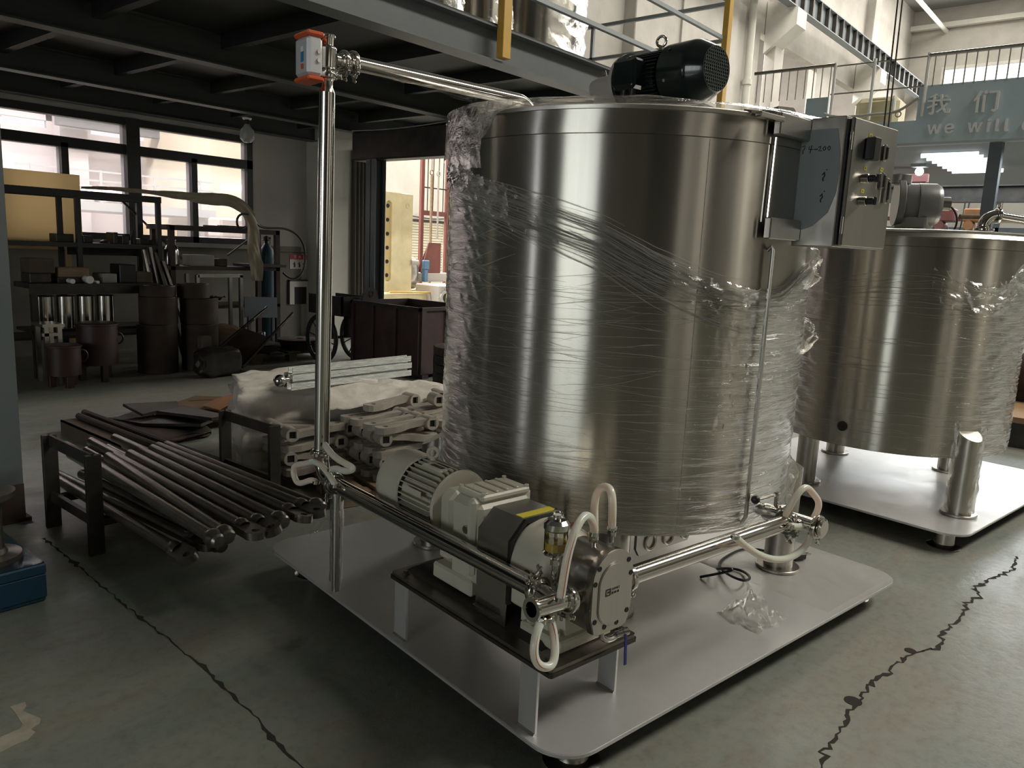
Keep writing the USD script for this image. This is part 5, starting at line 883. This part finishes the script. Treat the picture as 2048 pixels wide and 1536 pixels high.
single('small_stool', M().b2((2.86, 8.3, .57), (3.06, 8.6, .60)).b2((2.88, 8.32, 0), (2.92, 8.36, .57)).b2((3.0, 8.32, 0), (3.04, 8.36, .57)).b2((2.88, 8.54, 0), (2.92, 8.58, .57)).b2((3.0, 8.54, 0), (3.04, 8.58, .57)).b2((2.86, 8.32, .48), (3.0, 8.36, .51)), SATIN, 'low bright edged metal stool at the dark left', 'stool', (2.95, 8.45, 0))
# shelves along the window
t = thing('shelf_rack', 'black steel shelf rack in front of the big window', 'rack', (3.7, 9.45, 0), mat=FRAME)
for x in (2.7, 3.58, 4.47):
    for y in (9.2, 9.7): t.part('upright', M().b2((x - .025, y - .025, 0), (x + .025, y + .025, 1.88)))
t.part('top_beam', M().b2((2.6, 9.17, 1.875), (4.5, 9.23, 1.945))); t.part('back_beam', M().b2((2.6, 9.67, 1.875), (4.5, 9.73, 1.945)))
t.part('shelf', M().b2((2.6, 9.18, 1.335), (4.5, 9.72, 1.385))); t.part('shelf', M().b2((2.6, 9.18, .34), (4.5, 9.72, .37)))
t.part('brace', M().bar((4.3, 9.72, 1.88), (5.1, 9.74, 1.15), .02, .02)); t.part('shelf_apron', M().b2((3.65, 9.7, 1.24), (4.5, 9.72, 1.34)))
t = thing('red_shelf', 'red brown angle iron shelf rack at the right end of the window', 'rack', (5.3, 9.4, 0), mat=BINRED)
for x in (4.62, 6.07):
    for y in (9.2, 9.65): t.part('upright', M().b2((x - .03, y - .03, 0), (x + .03, y + .03, 1.63)))
t.part('top_shelf', M().b2((4.55, 9.17, 1.575), (6.1, 9.68, 1.635))); t.part('mid_shelf', M().b2((4.55, 9.17, 1.10), (6.1, 9.68, 1.145))); t.part('low_shelf', M().b2((4.55, 9.17, .62), (6.1, 9.68, .66)))
t.part('brace', M().bar((6.02, 9.66, 1.56), (5.62, 9.66, 1.28), .02, .02)); t.part('grating', M().b2((5.6, 9.1, 1.15), (6.15, 9.5, 1.185)), DARKSTEEL)
t = thing('work_bench', 'dark bench with loaded top and lower shelf under the window', 'bench', (3.55, 8.95, 0), mat=DARKSTEEL)
t.part('top', M().b2((2.9, 8.7, .92), (4.2, 9.14, .97))); t.part('lower_shelf', M().b2((2.9, 8.72, .47), (4.2, 9.14, .50))); t.part('apron', M().b2((2.9, 8.705, .86), (4.2, 8.72, .92)))
for x in (2.95, 4.15): t.part('leg', M().b2((x - .03, 8.72, 0), (x + .03, 8.78, .92)))
for k, x in enumerate((3.08, 3.28, 3.48, 3.68)):
    tt = thing('steel_pot', '%s tall steel pot in the row under the bench top' % ('first', 'second', 'third', 'fourth')[k], 'pot', (x, 8.85, .5), mat=STEEL); tt.part('body', M().lathe([(0, 0), (.088, 0), (.09, .01), (.09, .33), (.094, .335), (.086, .335), (.086, .02), (0, .015)], (x, 8.85, .5), n=32)); tt.part('rim', M().torus((x, 8.85, .835), (0, 0, 1), .091, .004, 28, 6))
for k, (x, z, w, h, mt, lab, cat) in enumerate(((3.04, .97, .2, .10, DARKSTEEL, 'grey box under the brown box at the left of the bench', 'box'), (3.06, 1.07, .24, .15, WOODDK, 'brown wooden box on the grey box on the bench', 'box'), (3.36, 1.03, .3, .10, WOOD, 'long pale wooden block lying on the bench', 'block'), (3.72, .97, .16, .1, WALLDIM, 'pale carton lying on the bench', 'carton'), (3.92, .97, .18, .2, BLACK, 'black square box standing on the bench', 'box'), (4.10, .97, .18, .12, WOODDK, 'brown carton at the right end of the bench', 'carton'))):
    single('bench_box', M().b2((x - w / 2, 8.8, z), (x + w / 2, 9.05, z + h), .008), mt, lab, cat, (x, 8.92, z))
single('bench_block', M().b2((3.2, 8.8, .97), (3.52, 9.0, 1.03), .004), DARKSTEEL, 'dark block under the long pale wooden block', 'block', (3.36, 8.9, .97))
for k, (x, r) in enumerate(((3.30, .025), (3.47, .04), (3.55, .016))): single('round_bar', M().cyl((x, 8.68, .97 + r), (x, 8.79, .97 + r), r, 20), WHITE, '%s pale round bar end at the front edge of the bench' % ('left', 'large middle', 'tiny right')[k], 'bar', (x, 8.7, .97))
rg = np.random.default_rng(21); xs = [3.48, 3.72, 3.92, 4.02, 4.13, 4.24, 4.34, 4.42]
for k, x in enumerate(xs):
    w, h = (.18, .1, .12, .05, .08, .06, .1, .07)[k], (.09, .08, .04, .13, .10, .16, .07, .06)[k]
    m = M().b2((x - w / 2, 9.3, 1.385), (x + w / 2, 9.5, 1.385 + h), .006) if k % 3 != 2 else M().lathe([(0, 0), (w * .5, 0), (w * .45, h * .6), (w * .2, h), (0, h)], (x, 9.35, 1.385), n=18)
    single('shelf_item', m, BLACK if k % 2 else DARKSTEEL, 'dark %s on the middle shelf, item %s from the left' % (('flat tray', 'box', 'squat bowl', 'upright block', 'tin', 'funnel', 'toolbox', 'small tin')[k], ('one', 'two', 'three', 'four', 'five', 'six', 'seven', 'eight')[k]), 'shelf item', (x, 9.4, 1.385))
for k, (a, b) in enumerate((((4.33, 9.15, 1.36), (4.46, 8.85, .2)), ((4.39, 9.15, 1.30), (4.56, 8.8, .15)), ((4.26, 9.15, 1.33), (4.36, 8.86, .3)), ((4.48, 9.15, 1.2), (4.68, 8.75, .1)))):
    single('leaning_bar', M().bar(a, (b[0], b[1], 0), .05, .03), (DARKSTEEL, RUST, BLACKSTEEL, DARKSTEEL)[k], '%s of the four dark bars leaning against the rack upright' % ('first', 'second', 'third', 'last')[k], 'bar')
t = thing('milk_churn', 'bright steel churn standing on the red shelf', 'churn', (4.72, 9.4, 1.145), mat=STEEL); t.part('body', M().lathe([(0, 0), (.085, 0), (.09, .02), (.09, .18), (.07, .23), (.05, .25), (.05, .29), (.06, .30), (0, .30)], (4.72, 9.4, 1.1455), n=28)); t.part('lid', M().cyl((4.72, 9.4, 1.445), (4.72, 9.4, 1.46), .058, 24))
for k, (x, w, h) in enumerate(((5.05, .3, .14), (5.32, .12, .10))): single('shelf_carton', M().b2((x - w / 2, 9.25, 1.145), (x + w / 2, 9.5, 1.145 + h), .01), (WALLDIM, RUST)[k], ('pale wide carton beside the steel churn', 'small rusty tin beside the pale carton')[k], 'carton', (x, 9.4, 1.145))
single('flat_tools', M().bar((5.1, 9.3, 1.645), (5.6, 9.35, 1.645), .05, .02).bar((5.35, 9.4, 1.65), (5.75, 9.38, 1.65), .07, .03), BLACK, 'flat black tools lying on top of the red shelf', 'tool', (5.4, 9.3, 1.64))
single('black_cable', M().tube([(5.55, 9.1, 1.66), (5.4, 9.05, 1.70), (5.42, 9.05, 1.78), (5.6, 9.06, 1.80), (5.72, 9.1, 1.70), (5.95, 9.12, 1.66), (6.15, 9.12, 1.66), (6.38, 9.12, 1.55), (6.45, 9.1, 1.25), (6.32, 9.08, 1.02), (6.1, 9.1, 1.08)], .014, 8, smooth=60), BLACK, 'thick black cable looped over the right end of the red shelf', 'cable', (6, 9.1, 1.6))
n1 = None; A, B = np.meshgrid(np.linspace(0, 1, 70), np.linspace(0, 1, 10), indexing='ij')
pts = spline(np.array([(3.6, 9.14, 1.97), (4.2, 9.13, 1.965), (4.7, 9.12, 1.93), (5.1, 9.11, 1.90), (5.38, 9.1, 1.87), (5.50, 9.08, 1.76), (5.52, 9.07, 1.5), (5.56, 9.07, 1.2), (5.58, 9.07, .98)]), 70); tt_ = np.gradient(pts, axis=0); tt_ /= np.linalg.norm(tt_, axis=1, keepdims=True); nrm = np.cross(tt_, (0, 1, 0)); wd = np.interp(np.linspace(0, 1, 70), [0, .3, .55, .65, .8, 1], [.02, .06, .15, .14, .20, .16]); f = meshkit.fbm(np.stack([A * 14, B * 3, A * 0], -1), 4, 3)
P4 = pts[:, None] + nrm[:, None] * (wd[:, None, None] * (B[..., None])) + np.stack([.03 * (f - .5), -.07 * f, .02 * (f - .5)], -1)
single('tarpaulin', M().grid(P4).grid(P4 + (0, .006, 0), True), TARP, 'dirty beige tarpaulin strip sagging from the shelf rack and hanging down', 'tarpaulin', (5, 9.1, 1.9), smooth=True)
single('ochre_board', M().b2((2.6, 10.17, 1.28), (4.0, 10.174, 2.17)).b2((2.7, 10.16, 0), (2.76, 10.18, 1.3)).b2((3.8, 10.16, 0), (3.86, 10.18, 1.3)), FRP, 'large ochre yellow board standing against the window behind the rack', 'board', (3.3, 10.12, 0), smooth=False)
t = thing('frame_table', 'open white tube frame table standing at the right of the shelves', 'table', (5.2, 9.0, 0), mat=SATIN)
for x in (4.75, 5.32):
    for y in (8.85, 9.1): t.part('leg', M().b2((x - .02, y - .02, 0), (x + .02, y + .02, 1.06)))
t.part('rail', M().b2((4.75, 8.83, 1.03), (5.34, 8.87, 1.07))); t.part('rail', M().b2((4.75, 8.83, .34), (5.34, 8.87, .38)))
t = thing('gas_cylinder', 'dark blue grey gas cylinder standing behind the red shelf end', 'gas cylinder', (6.27, 9.75, 0), mat=mat('cylinder_blue', (.03, .07, .10), .45)); t.part('body', M().lathe([(0, 0), (.11, 0), (.115, .02), (.115, 1.25), (.10, 1.36), (.05, 1.43), (.03, 1.46), (0, 1.46)], (6.27, 9.75, 0), n=28)); t.part('valve', M().cyl((6.27, 9.75, 1.45), (6.27, 9.75, 1.56), .025, 12).cyl((6.22, 9.75, 1.53), (6.33, 9.75, 1.53), .018, 10), DARKSTEEL); t.part('guard', M().torus((6.27, 9.75, 1.50), (0, 0, 1), .055, .008, 18, 6).cyl((6.325, 9.75, 1.44), (6.325, 9.75, 1.5), .006, 6), DARKSTEEL)
single('crumpled_paper', blob and M().grid(np.stack([5.0 + .42 * A[:40], 9.05 + .2 * B[:40], .70 + .10 * meshkit.fbm(np.stack([A[:40] * 9, B[:40] * 3, A[:40] * 0], -1), 3, 8)], -1)), DARKSTEEL, 'crumpled dark sheet lying on the low red shelf', 'sheet', (5.2, 9.1, .7), smooth=20)
blob('rubble_heap', (5.0, 8.72, .30), (.42, .3, .34), WOOD, 'brown heap of offcuts piled behind the hand truck', 'offcuts', seed=9); blob('axle_casting', (4.45, 7.9, .16), (.5, .3, .32), DARKSTEEL, 'dark greasy axle casting lying in front of the cylinder stack', 'casting', seed=15)
single('wooden_peg', M().b2((4.30, 7.95, .30), (4.42, 8.05, .44), .01), WOODDK, 'short wooden block standing on the greasy axle casting', 'block', (4.36, 8, .3))
# ---------------------------------------------------------------- signs and fittings on the back wall
def glyph(m, segs, y, x, z, w, h, wd=11):
    from shapely import affinity
    return m.prism(affinity.scale(strokes(segs, wd), w / 100, h / 100, origin=(0, 0)), .003, (x, y, z), (1, 0, 0), (0, 0, 1))
MIE = [[(5, 95), (95, 95)], [(50, 95), (50, 55), (20, 5)], [(50, 55), (85, 5)], [(20, 75), (30, 55)], [(80, 75), (70, 55)]]; HUO = [[(50, 98), (50, 60), (10, 2)], [(50, 60), (92, 2)], [(18, 75), (28, 50)], [(84, 78), (70, 52)]]; QI = [[(10, 95), (40, 95), (40, 72), (10, 72), (10, 95)], [(60, 95), (90, 95), (90, 72), (60, 72), (60, 95)], [(5, 50), (95, 50)], [(50, 68), (20, 32)], [(50, 50), (85, 32)], [(10, 28), (40, 28), (40, 4), (10, 4), (10, 28)], [(60, 28), (90, 28), (90, 4), (60, 4), (60, 28)]]
t = thing('extinguisher_sign', 'white wall sign with red band and fire extinguisher pictograms', 'sign', (7.25, YW - .01, 1.09), mat=SIGNWHITE)
t.part('board', M().b2((7.09, YW - .008, 1.08), (7.42, YW, 1.30)), smooth=False); t.part('red_band', M().b2((7.09, YW - .011, 1.225), (7.42, YW - .008, 1.30)), SIGNRED, smooth=False)
m = M()
for k, g in enumerate((MIE, HUO, QI)): glyph(m, g, YW - .011, 7.15 + k * .085, 1.235, .06, .055)
t.part('lettering', m, SIGNWHITE, smooth=False); m = M()
for k in range(3):
    x = 7.14 + k * .09; m.b2((x + .02, YW - .011, 1.105), (x + .045, YW - .008, 1.16)).b2((x + .028, YW - .011, 1.16), (x + .037, YW - .008, 1.185)).bar((x + .03, YW - .0095, 1.18), (x + .0, YW - .0095, 1.15), .003, .008)
t.part('pictogram', m, INK, smooth=False)
t = thing('no_smoking_sign', 'white no smoking sign with red ring on the pillar by the doorway', 'sign', (8.5, YW - .01, 2.05), mat=SIGNWHITE)
t.part('board', M().b2((8.385, YW - .012, 2.04), (8.62, YW, 2.37)), smooth=False); t.part('red_ring', M().prism(Point(0, 0).buffer(.095).difference(Point(0, 0).buffer(.078)), .003, (8.5, YW - .012, 2.245), (1, 0, 0), (0, 0, 1)).prism(LineString([(-.06, .06), (.06, -.06)]).buffer(.008), .0035, (8.5, YW - .012, 2.245), (1, 0, 0), (0, 0, 1)), SIGNRED, smooth=False)
t.part('cigarette', M().prism(LineString([(-.05, -.02), (.04, -.02)]).buffer(.01), .0025, (8.5, YW - .012, 2.245), (1, 0, 0), (0, 0, 1)).prism(LineString([(.045, .0), (.03, .03), (.05, .05)]).buffer(.005), .0025, (8.5, YW - .012, 2.245), (1, 0, 0), (0, 0, 1)), INK, smooth=False)
t.part('red_band', M().b2((8.40, YW - .015, 2.06), (8.61, YW - .012, 2.12)), SIGNRED, smooth=False); m = M()
JIN = [[(5, 82), (45, 82)], [(25, 98), (25, 50)], [(25, 80), (5, 58)], [(55, 82), (95, 82)], [(75, 98), (75, 50)], [(20, 42), (80, 42)], [(8, 28), (92, 28)], [(50, 28), (50, 2)], [(28, 18), (14, 4)], [(72, 18), (86, 4)]]; ZHI = [[(52, 95), (52, 5)], [(52, 55), (85, 55)], [(22, 60), (22, 5)], [(5, 4), (95, 4)]]
for k, g in enumerate((JIN, ZHI, [[(8, 85), (28, 85), (28, 25), (8, 25), (8, 85)], [(40, 85), (85, 85), (70, 45), (92, 5)], [(52, 85), (40, 5)], [(55, 55), (85, 8)]], [[(12, 70), (12, 40)], [(30, 95), (30, 40), (8, 5)], [(48, 90), (92, 90), (92, 5), (48, 5), (48, 90)], [(52, 62), (90, 62)], [(70, 62), (70, 12)]])): glyph(m, g, YW - .015, 8.41 + k * .049, 2.07, .04, .04, 12)
t.part('lettering', m, SIGNWHITE, smooth=False)
t = thing('wall_hatch', 'white framed hatch with dark opening low on the back wall', 'hatch', (7.27, YW - .02, .55), mat=SIGNWHITE)
t.part('frame', M().prism(sbox(0, 0, .40, .36).difference(sbox(.085, .0, .315, .27)), .03, (7.07, YW, .53), (1, 0, 0), (0, 0, 1)), smooth=False); t.part('opening', M().b2((7.15, YW - .01, .53), (7.39, YW - .002, .80)), BLACK, smooth=False); t.part('drip_edge', M().b2((7.05, YW - .035, .89), (7.47, YW, .91)).b2((7.05, YW - .035, .53), (7.07, YW, .91)), DARKSTEEL)
A2, B2 = np.meshgrid(np.linspace(0, 1, 36), np.linspace(0, 1, 30), indexing='ij')
C3 = np.stack([7.99 + .28 * A2, YW - .36 + .035 * np.sin(A2 * 24) - .02 * B2, 2.95 * (1 - B2)], -1)
single('grey_curtain', M().grid(C3).grid(C3 + (0, .004, 0), True), mat('curtain_cloth', (.13, .12, .10), .85), 'dim grey brown curtain hanging beside the white pillar', 'curtain', (8.1, YW - .36, 0), smooth=True)
blob('hanging_bag', (8.43, YW - .12, 1.66), (.30, .2, .52), TARP, 'khaki cloth bag hanging on the wall stub below the sign', 'bag', seed=19)
# ================================================================ beyond the doorway
t = thing('machine_column', 'cream machine tool column with a slotted row of holes beyond the doorway', 'machine', (11.6, 13.3, 0), mat=MACHCREAM)
slot = unary_union([sbox(-.06, .06, .06, 1.62), Point(0, 1.62).buffer(.06), Point(0, .06).buffer(.06)]) 
t.part('front', M().prism(sbox(-.20, -.25, .36, 2.06).difference(LineString([(0, .25), (0, 1.80)]).buffer(.085)), .06, (11.30, 13.0, .56), (1, 0, 0), (0, 0, 1)), smooth=False)
t.part('column_body', M().b2((11.10, 13.0, .3), (12.02, 13.6, 2.62), .02).b2((11.66, 12.96, .36), (12.02, 13.02, 2.63), .015))
t.part('slot_back', M().b2((11.21, 12.985, .75), (11.39, 12.999, 2.5)), CARD, smooth=False)
for k in range(6): t.part('hole', M().cyl((11.30, 12.975, .86 + k * .295), (11.30, 12.99, .86 + k * .295), .042, 18), BLACK)
t.part('boss_ring', M().torus((11.85, 12.955, 2.37), (0, 1, 0), .05, .008, 20, 6)); t.part('machine_base', M().b2((10.9, 12.7, 0), (13.2, 13.9, .5), .03)); t.part('yellow_guard', M().tube([(11.1, 12.65, .52), (12.2, 12.6, .50), (12.6, 12.6, .45)], .02, 8), YELLOW)
t.part('side_fitting', M().cyl((11.98, 12.95, 1.15), (12.14, 12.9, 1.15), .06, 14), GREYCAST)
t = thing('housing_casting', 'pale grey primed housing with bolted round bores beyond the bin', 'casting', (12.8, 12.6, .5), mat=GREYCAST)
t.part('body', M().b2((12.25, 12.3, .0), (13.6, 13.1, .68), .03))
for x, z in ((12.42, .40), (12.75, .28)):
    t.part('bore_flange', M().lathe([(.10, 0), (.16, 0), (.16, .05), (.10, .05), (.10, 0)], (x, 12.31, z), (0, -1, 0), 28)); t.part('bore', M().cyl((x, 12.29, z), (x, 12.27, z), .10, 24), BLACK)
    for k in range(8): t.part('flange_bolt', M().bolt((x + .19 * math.cos(k * PI / 4), 12.3, z + .19 * math.sin(k * PI / 4)), (0, -1, 0), .018, .02), GREYCAST)
t.part('side_window', M().b2((13.35, 12.285, .1), (13.55, 12.295, .55)), BLACK, smooth=False); t.part('cap', M().cyl((12.95, 12.6, .68), (12.95, 12.6, .74), .16, 20), CARD)
t = thing('red_bracket', 'red oxide triangular machine bracket beyond the doorway', 'bracket', (13.0, 13.3, 0), mat=OXIDE)
t.part('plate', M().prism([(0, 0), (.62, 0), (.62, .70), (.22, .70)], .03, (12.60, 13.3, .90), (1, 0, 0), (0, 0, 1)), smooth=False); t.part('back_web', M().hull([(12.85, 13.3, 1.58), (13.2, 13.3, 1.58), (13.2, 13.7, .9), (12.85, 13.7, .9), (12.85, 13.32, 1.58), (13.2, 13.32, 1.58)])); t.part('pedestal', M().b2((12.6, 13.25, .7), (13.6, 13.75, .9), .01), GREYCAST)
single('blue_machine', M().b2((12.58, 13.15, .98), (12.76, 13.25, 1.2), .02).b2((12.6, 13.15, .7), (12.7, 13.25, .98)), mat('machine_blue', (.08, .17, .30), .5), 'small blue control head before the red bracket', 'machine', (12.65, 13.2, .7))
blob('machine_parts', (12.34, 13.4, .9), (.42, .3, .7), SATIN, 'jumbled bright machine parts beside the cream column', 'machine parts', seed=30)
t = thing('red_gate', 'red steel framed gate with vertical bars beyond the machine', 'gate', (14.7, 15, 0), mat=OXIDE)
for x in (14.2, 15.12): t.part('stile', M().b2((x - .05, 14.96, 0), (x + .05, 15.04, 4.2)))
for z in (2.37, 4.15): t.part('rail', M().b2((14.2, 14.97, z - .06), (15.12, 15.03, z + .06)))
for x in (14.4, 14.6, 14.8, 14.97): t.part('bar', M().cyl((x, 15, 2.4), (x, 15, 4.1), .012, 6), DARKSTEEL)
t.part('mid_rail', M().b2((14.2, 14.99, 3.0), (15.12, 15.01, 3.03)), DARKSTEEL)
for k, (x, z0) in enumerate(((14.36, .5), (14.60, 1.72))): single('lifting_pole', M().cyl((x, 14.8, z0), (x - .02, 14.8, 3.3), .035 - .01 * k, 10).torus((x - .02, 14.8, 3.38), (0, 1, 0), .06, .015, 16, 6).cyl((x - .02, 14.8, 3.44), (x - .02, 14.8, 4.6), .012, 6), WOOD if k == 0 else GREYCAST, ('longer pale steel lifting pole hanging before the red gate', 'shorter dark lifting pole hanging before the red gate')[k], 'lifting pole')
dr = thing('door_4', 'roller shutter with pale horizontal slats in the bright wall', 'door', (16.8, 17.45, 0), kind='structure', mat=SHUTTER)
for k in range(28): dr.part('slat', M().b2((15.8, 17.44, k * .08), (17.45, 17.47, k * .08 + .07), .006), SHUTTER)
dr.part('head_box', M().b2((15.7, 17.38, 2.24), (17.55, 17.5, 2.30)), DARKSTEEL); dr.part('side_guide', M().b2((17.45, 17.38, 0), (17.55, 17.5, 2.24)), WHITE)
single('wall_cable', M().tube([(14.9, 17.44, 2.36), (15.8, 17.43, 2.40), (16.5, 17.43, 2.36), (17.6, 17.43, 2.40)], .018, 6, smooth=20), BLACK, 'black cable sagging along the bright wall over the shutter', 'cable')
# ================================================================ goods on the mezzanine
Zm = Z1 + .031
for k, (x, y, r, h, lab) in enumerate(((6.95, 5.75, .62, 1.3, 'large wrapped stainless vessel standing on the mezzanine'), (5.78, 5.35, .28, .62, 'small wrapped steel drum beside the yellow post on the mezzanine'), (5.05, 5.25, .24, .75, 'narrow steel drum at the far left on the mezzanine'))):
    t = thing('wrapped_vessel', lab, 'vessel', (x, y, Zm), mat=TANK); t.part('shell', M().lathe([(0, .02), (r * .9, .02), (r, .06), (r, h), (r * .7, h + .1), (0, h + .12)], (x, y, Zm), n=56), TANK)
    t.part('foot_ring', M().lathe([(r * .8, 0), (r * .9, 0), (r * .9, .04), (r * .8, .04), (r * .8, 0)], (x, y, Zm), n=40), SATIN)
    th = np.linspace(0, 360, 91); a = np.radians(th)[:, None]; zz = np.linspace(.03, h * .8, 30)[None]; n1 = meshkit.fbm(np.stack(np.broadcast_arrays(np.cos(a) * 4, np.sin(a) * 4, zz * 9), -1), 4, 60 + k); R_ = r + .006 + .07 * n1 ** 2; t.part('film', M().grid(np.stack([x + R_ * np.cos(a), y + R_ * np.sin(a), Zm + zz + 0 * a], -1), True), FILMCRUMPLE, 30)
t = thing('steel_frame_rack', 'brown finned motor crate lying behind the large wrapped vessel', 'crate', (7.85, 6.2, Zm), mat=WOOD)
t.part('core', M().b2((7.62, 5.95, Zm + .02), (8.12, 6.5, Zm + .36)), DARKSTEEL)
for k in range(6): t.part('fin', M().b2((7.60, 5.92, Zm + .02 + k * .06), (8.14, 6.52, Zm + .045 + k * .06)), GREYCAST)
t.part('feet', M().b2((7.65, 5.95, Zm), (7.75, 6.5, Zm + .02)).b2((8, 5.95, Zm), (8.1, 6.5, Zm + .02)))
t = thing('timber_stack', 'brown wooden crate boards stacked behind the yellow post', 'timber', (5.6, 6.1, Zm), mat=WOOD)
for k in range(5): t.part('board', M().b2((4.9, 5.9, Zm + k * .17), (6.3, 6.2, Zm + k * .17 + .13), .005))
t.part('batten', M().b2((5.0, 5.92, Zm), (5.06, 6.18, Zm + .88))); t.part('batten', M().b2((6.1, 5.92, Zm), (6.16, 6.18, Zm + .88)))
# ================================================================ right background floor
t = thing('plywood_stack', 'pale plywood sheet on dark bearers at the right edge', 'plywood', (8.7, .9, 0), mat=WOOD)
t.part('sheet', M().b2((8.0, -.6, .22), (9.6, 1.9, .27)), mat('plywood', (.42, .26, .13), .7, 0, (.34, .20, .10), 4, stretch=(6, 1, 1)), smooth=False); t.part('bearer', M().b2((8.0, -.55, 0), (8.1, 1.85, .22)), DARKSTEEL); t.part('bearer', M().b2((9.4, -.55, 0), (9.5, 1.85, .22)), DARKSTEEL)
single('dark_roll', M().cyl((9.2, -1.0, .52), (9.2, 1.2, .52), .22, 24).b2((9.05, -.8, .27), (9.35, -.6, .36)).b2((9.05, .9, .27), (9.35, 1.1, .36)), RUST, 'dark brown roll lying on the plywood stack', 'roll', (9.2, 0, .3))
# ---- on the second tank
t = thing('gear_motor', 'grey steel geared motor on the lid of the farther tank', 'motor', (5.36, 1.235, 1.765), mat=GREYCAST)
gx, gy, gz = 5.355, 1.25, 1.757
dv = unit((math.cos(math.radians(-66)), math.sin(math.radians(-66)), 0)); q = np.array([gx, gy, gz + .16])
GM = mat('grey_motor_paint', (.26, .26, .25), .35, .4)
t.part('flange', M().cyl(q - dv * .12, q - dv * .08, .145, 36, bev=.004), GM); t.part('body', M().lathe([(0, 0), (.11, 0), (.118, .02), (.12, .16), (.10, .20), (0, .20)], q - dv * .08, dv, 32), GM); t.part('gearcase', M().lathe([(0, 0), (.13, 0), (.13, .1), (.11, .13), (0, .13)], q + (0, 0, -.01), dv, 32), GM)
t.part('output_shaft', M().cyl(q + dv * .12, q + dv * .19, .04, 20), SATIN); t.part('pedestal', M().b2(q + (-.09, -.09, -.162), q + (.09, .09, -.08), .01), GM); t.part('top_cap', M().cyl(q - dv * .10 + (0, 0, .11), q - dv * .10 + (0, 0, .17), .06, 20, bev=.006), GM)
for s in (-.07, .07): t.part('foot_bolt', M().bolt(q + dv * s + (0, 0, -.085), (0, 0, 1), .012, .014), STEEL)
t.part('cable', M().tube([q + dv * .15, q + dv * .2 + (0, 0, -.02), q + dv * .24 + (0, 0, -.10), q + dv * .22 + (0, 0, -.17)], .006, 6, smooth=20), BLACK)
t = thing('lid_elbow', 'polished pipe elbow with clamp and hose on the lid of the farther tank', 'pipe fitting', (5.43, .885, 1.752), mat=STEEL)
ex_ = np.array([5.43, .885, 1.752]); dq = unit((math.cos(math.radians(-55)), math.sin(math.radians(-55)), 0))
t.part('elbow', M().tube(np.vstack([[ex_], bend(ex_ + (0, 0, .03), ex_ + (0, 0, .10), ex_ + (0, 0, .10) + dq * .07), [ex_ + (0, 0, .10) + dq * .08]]), .032, 22)); t.part('clamp', clamp(M(), ex_ + (0, 0, .015), (0, 0, 1), .032, dq)); t.part('clamp', clamp(M(), ex_ + (0, 0, .10) + dq * .075, dq, .03, (0, 0, 1)))
t.part('tube', M().tube([ex_ + (0, 0, .10) + dq * .08, ex_ + (0, 0, .06) + dq * .42], .024, 16)); t.part('hose', M().tube([ex_ + dq * .05 + (0, 0, .06), ex_ + dq * .2 + (0, 0, .07), ex_ + dq * .4 + (0, 0, .02), ex_ + dq * .5 + (0, 0, -.03)], .012, 8, smooth=24), HOSE); t.part('stub', M().cyl(ex_ - dq * .14 + (0, 0, .085), ex_ - dq * .03 + (0, 0, .09), .015, 12), WOOD)
F3 = thing('stretch_film', 'clear stretch film wound around the farther tank', 'plastic film', (*C2, b2), mat=FILM)
ZT2 = np.array([(0, 1.5), (60, 1.45), (149, 1.40), (169, 1.465), (187, 1.49), (208, 1.50), (225, 1.42), (242, 1.45), (250, 1.55), (262, 1.62), (300, 1.6), (360, 1.5)])
def z2(d): return np.interp(np.mod(d, 360), ZT2[:, 0], ZT2[:, 1])
th = np.linspace(0, 360, 201); F3.part('sheet', M().grid(cylsheet(C2, r2, th, lambda d: (z2(d), np.full(len(d), b2 + .01)), 60, .010, 8), True), FILM, True)
F3.part('film_ridge', strands(C2, r2, 130, 51, 140, 270, .50, 1.35, lmin=10, lmax=60), STRAND, True, kind='stuff'); F3.part('film_ridge', strands(C2, r2, 130, 52, 222, 275, .47, 1.30, lmin=8, lmax=30, w=(.0008, .0024)), STRAND, True, kind='stuff'); F3.part('edge_ridge', strands(C2, r2, 40, 53, 150, 250, .0, .16, z2, 12, 45), STRAND, True, kind='stuff')
th = np.linspace(205, 268, 70); F3.part('gathered_band', M().grid(cylsheet(C2, r2 + .004, th, lambda d: (z2(d) + .03, z2(d) - .16), 22, .022, 9, 5, 14, .004), True), FILMBAND, True)
x, y = 5.05, .735; a = np.linspace(0, 2 * PI, 40)[:, None]; zz = np.linspace(.14, .66, 30)[None]; n1 = meshkit.fbm(np.stack(np.broadcast_arrays(np.cos(a) * 2, np.sin(a) * 2, zz * 14), -1), 4, 70); R_ = .069 + .022 * n1
F3.part('leg_wrap', M().grid(np.stack([x + R_ * np.cos(a), y + R_ * np.sin(a), zz + 0 * a], -1), True), FILMCRUMPLE, 30)
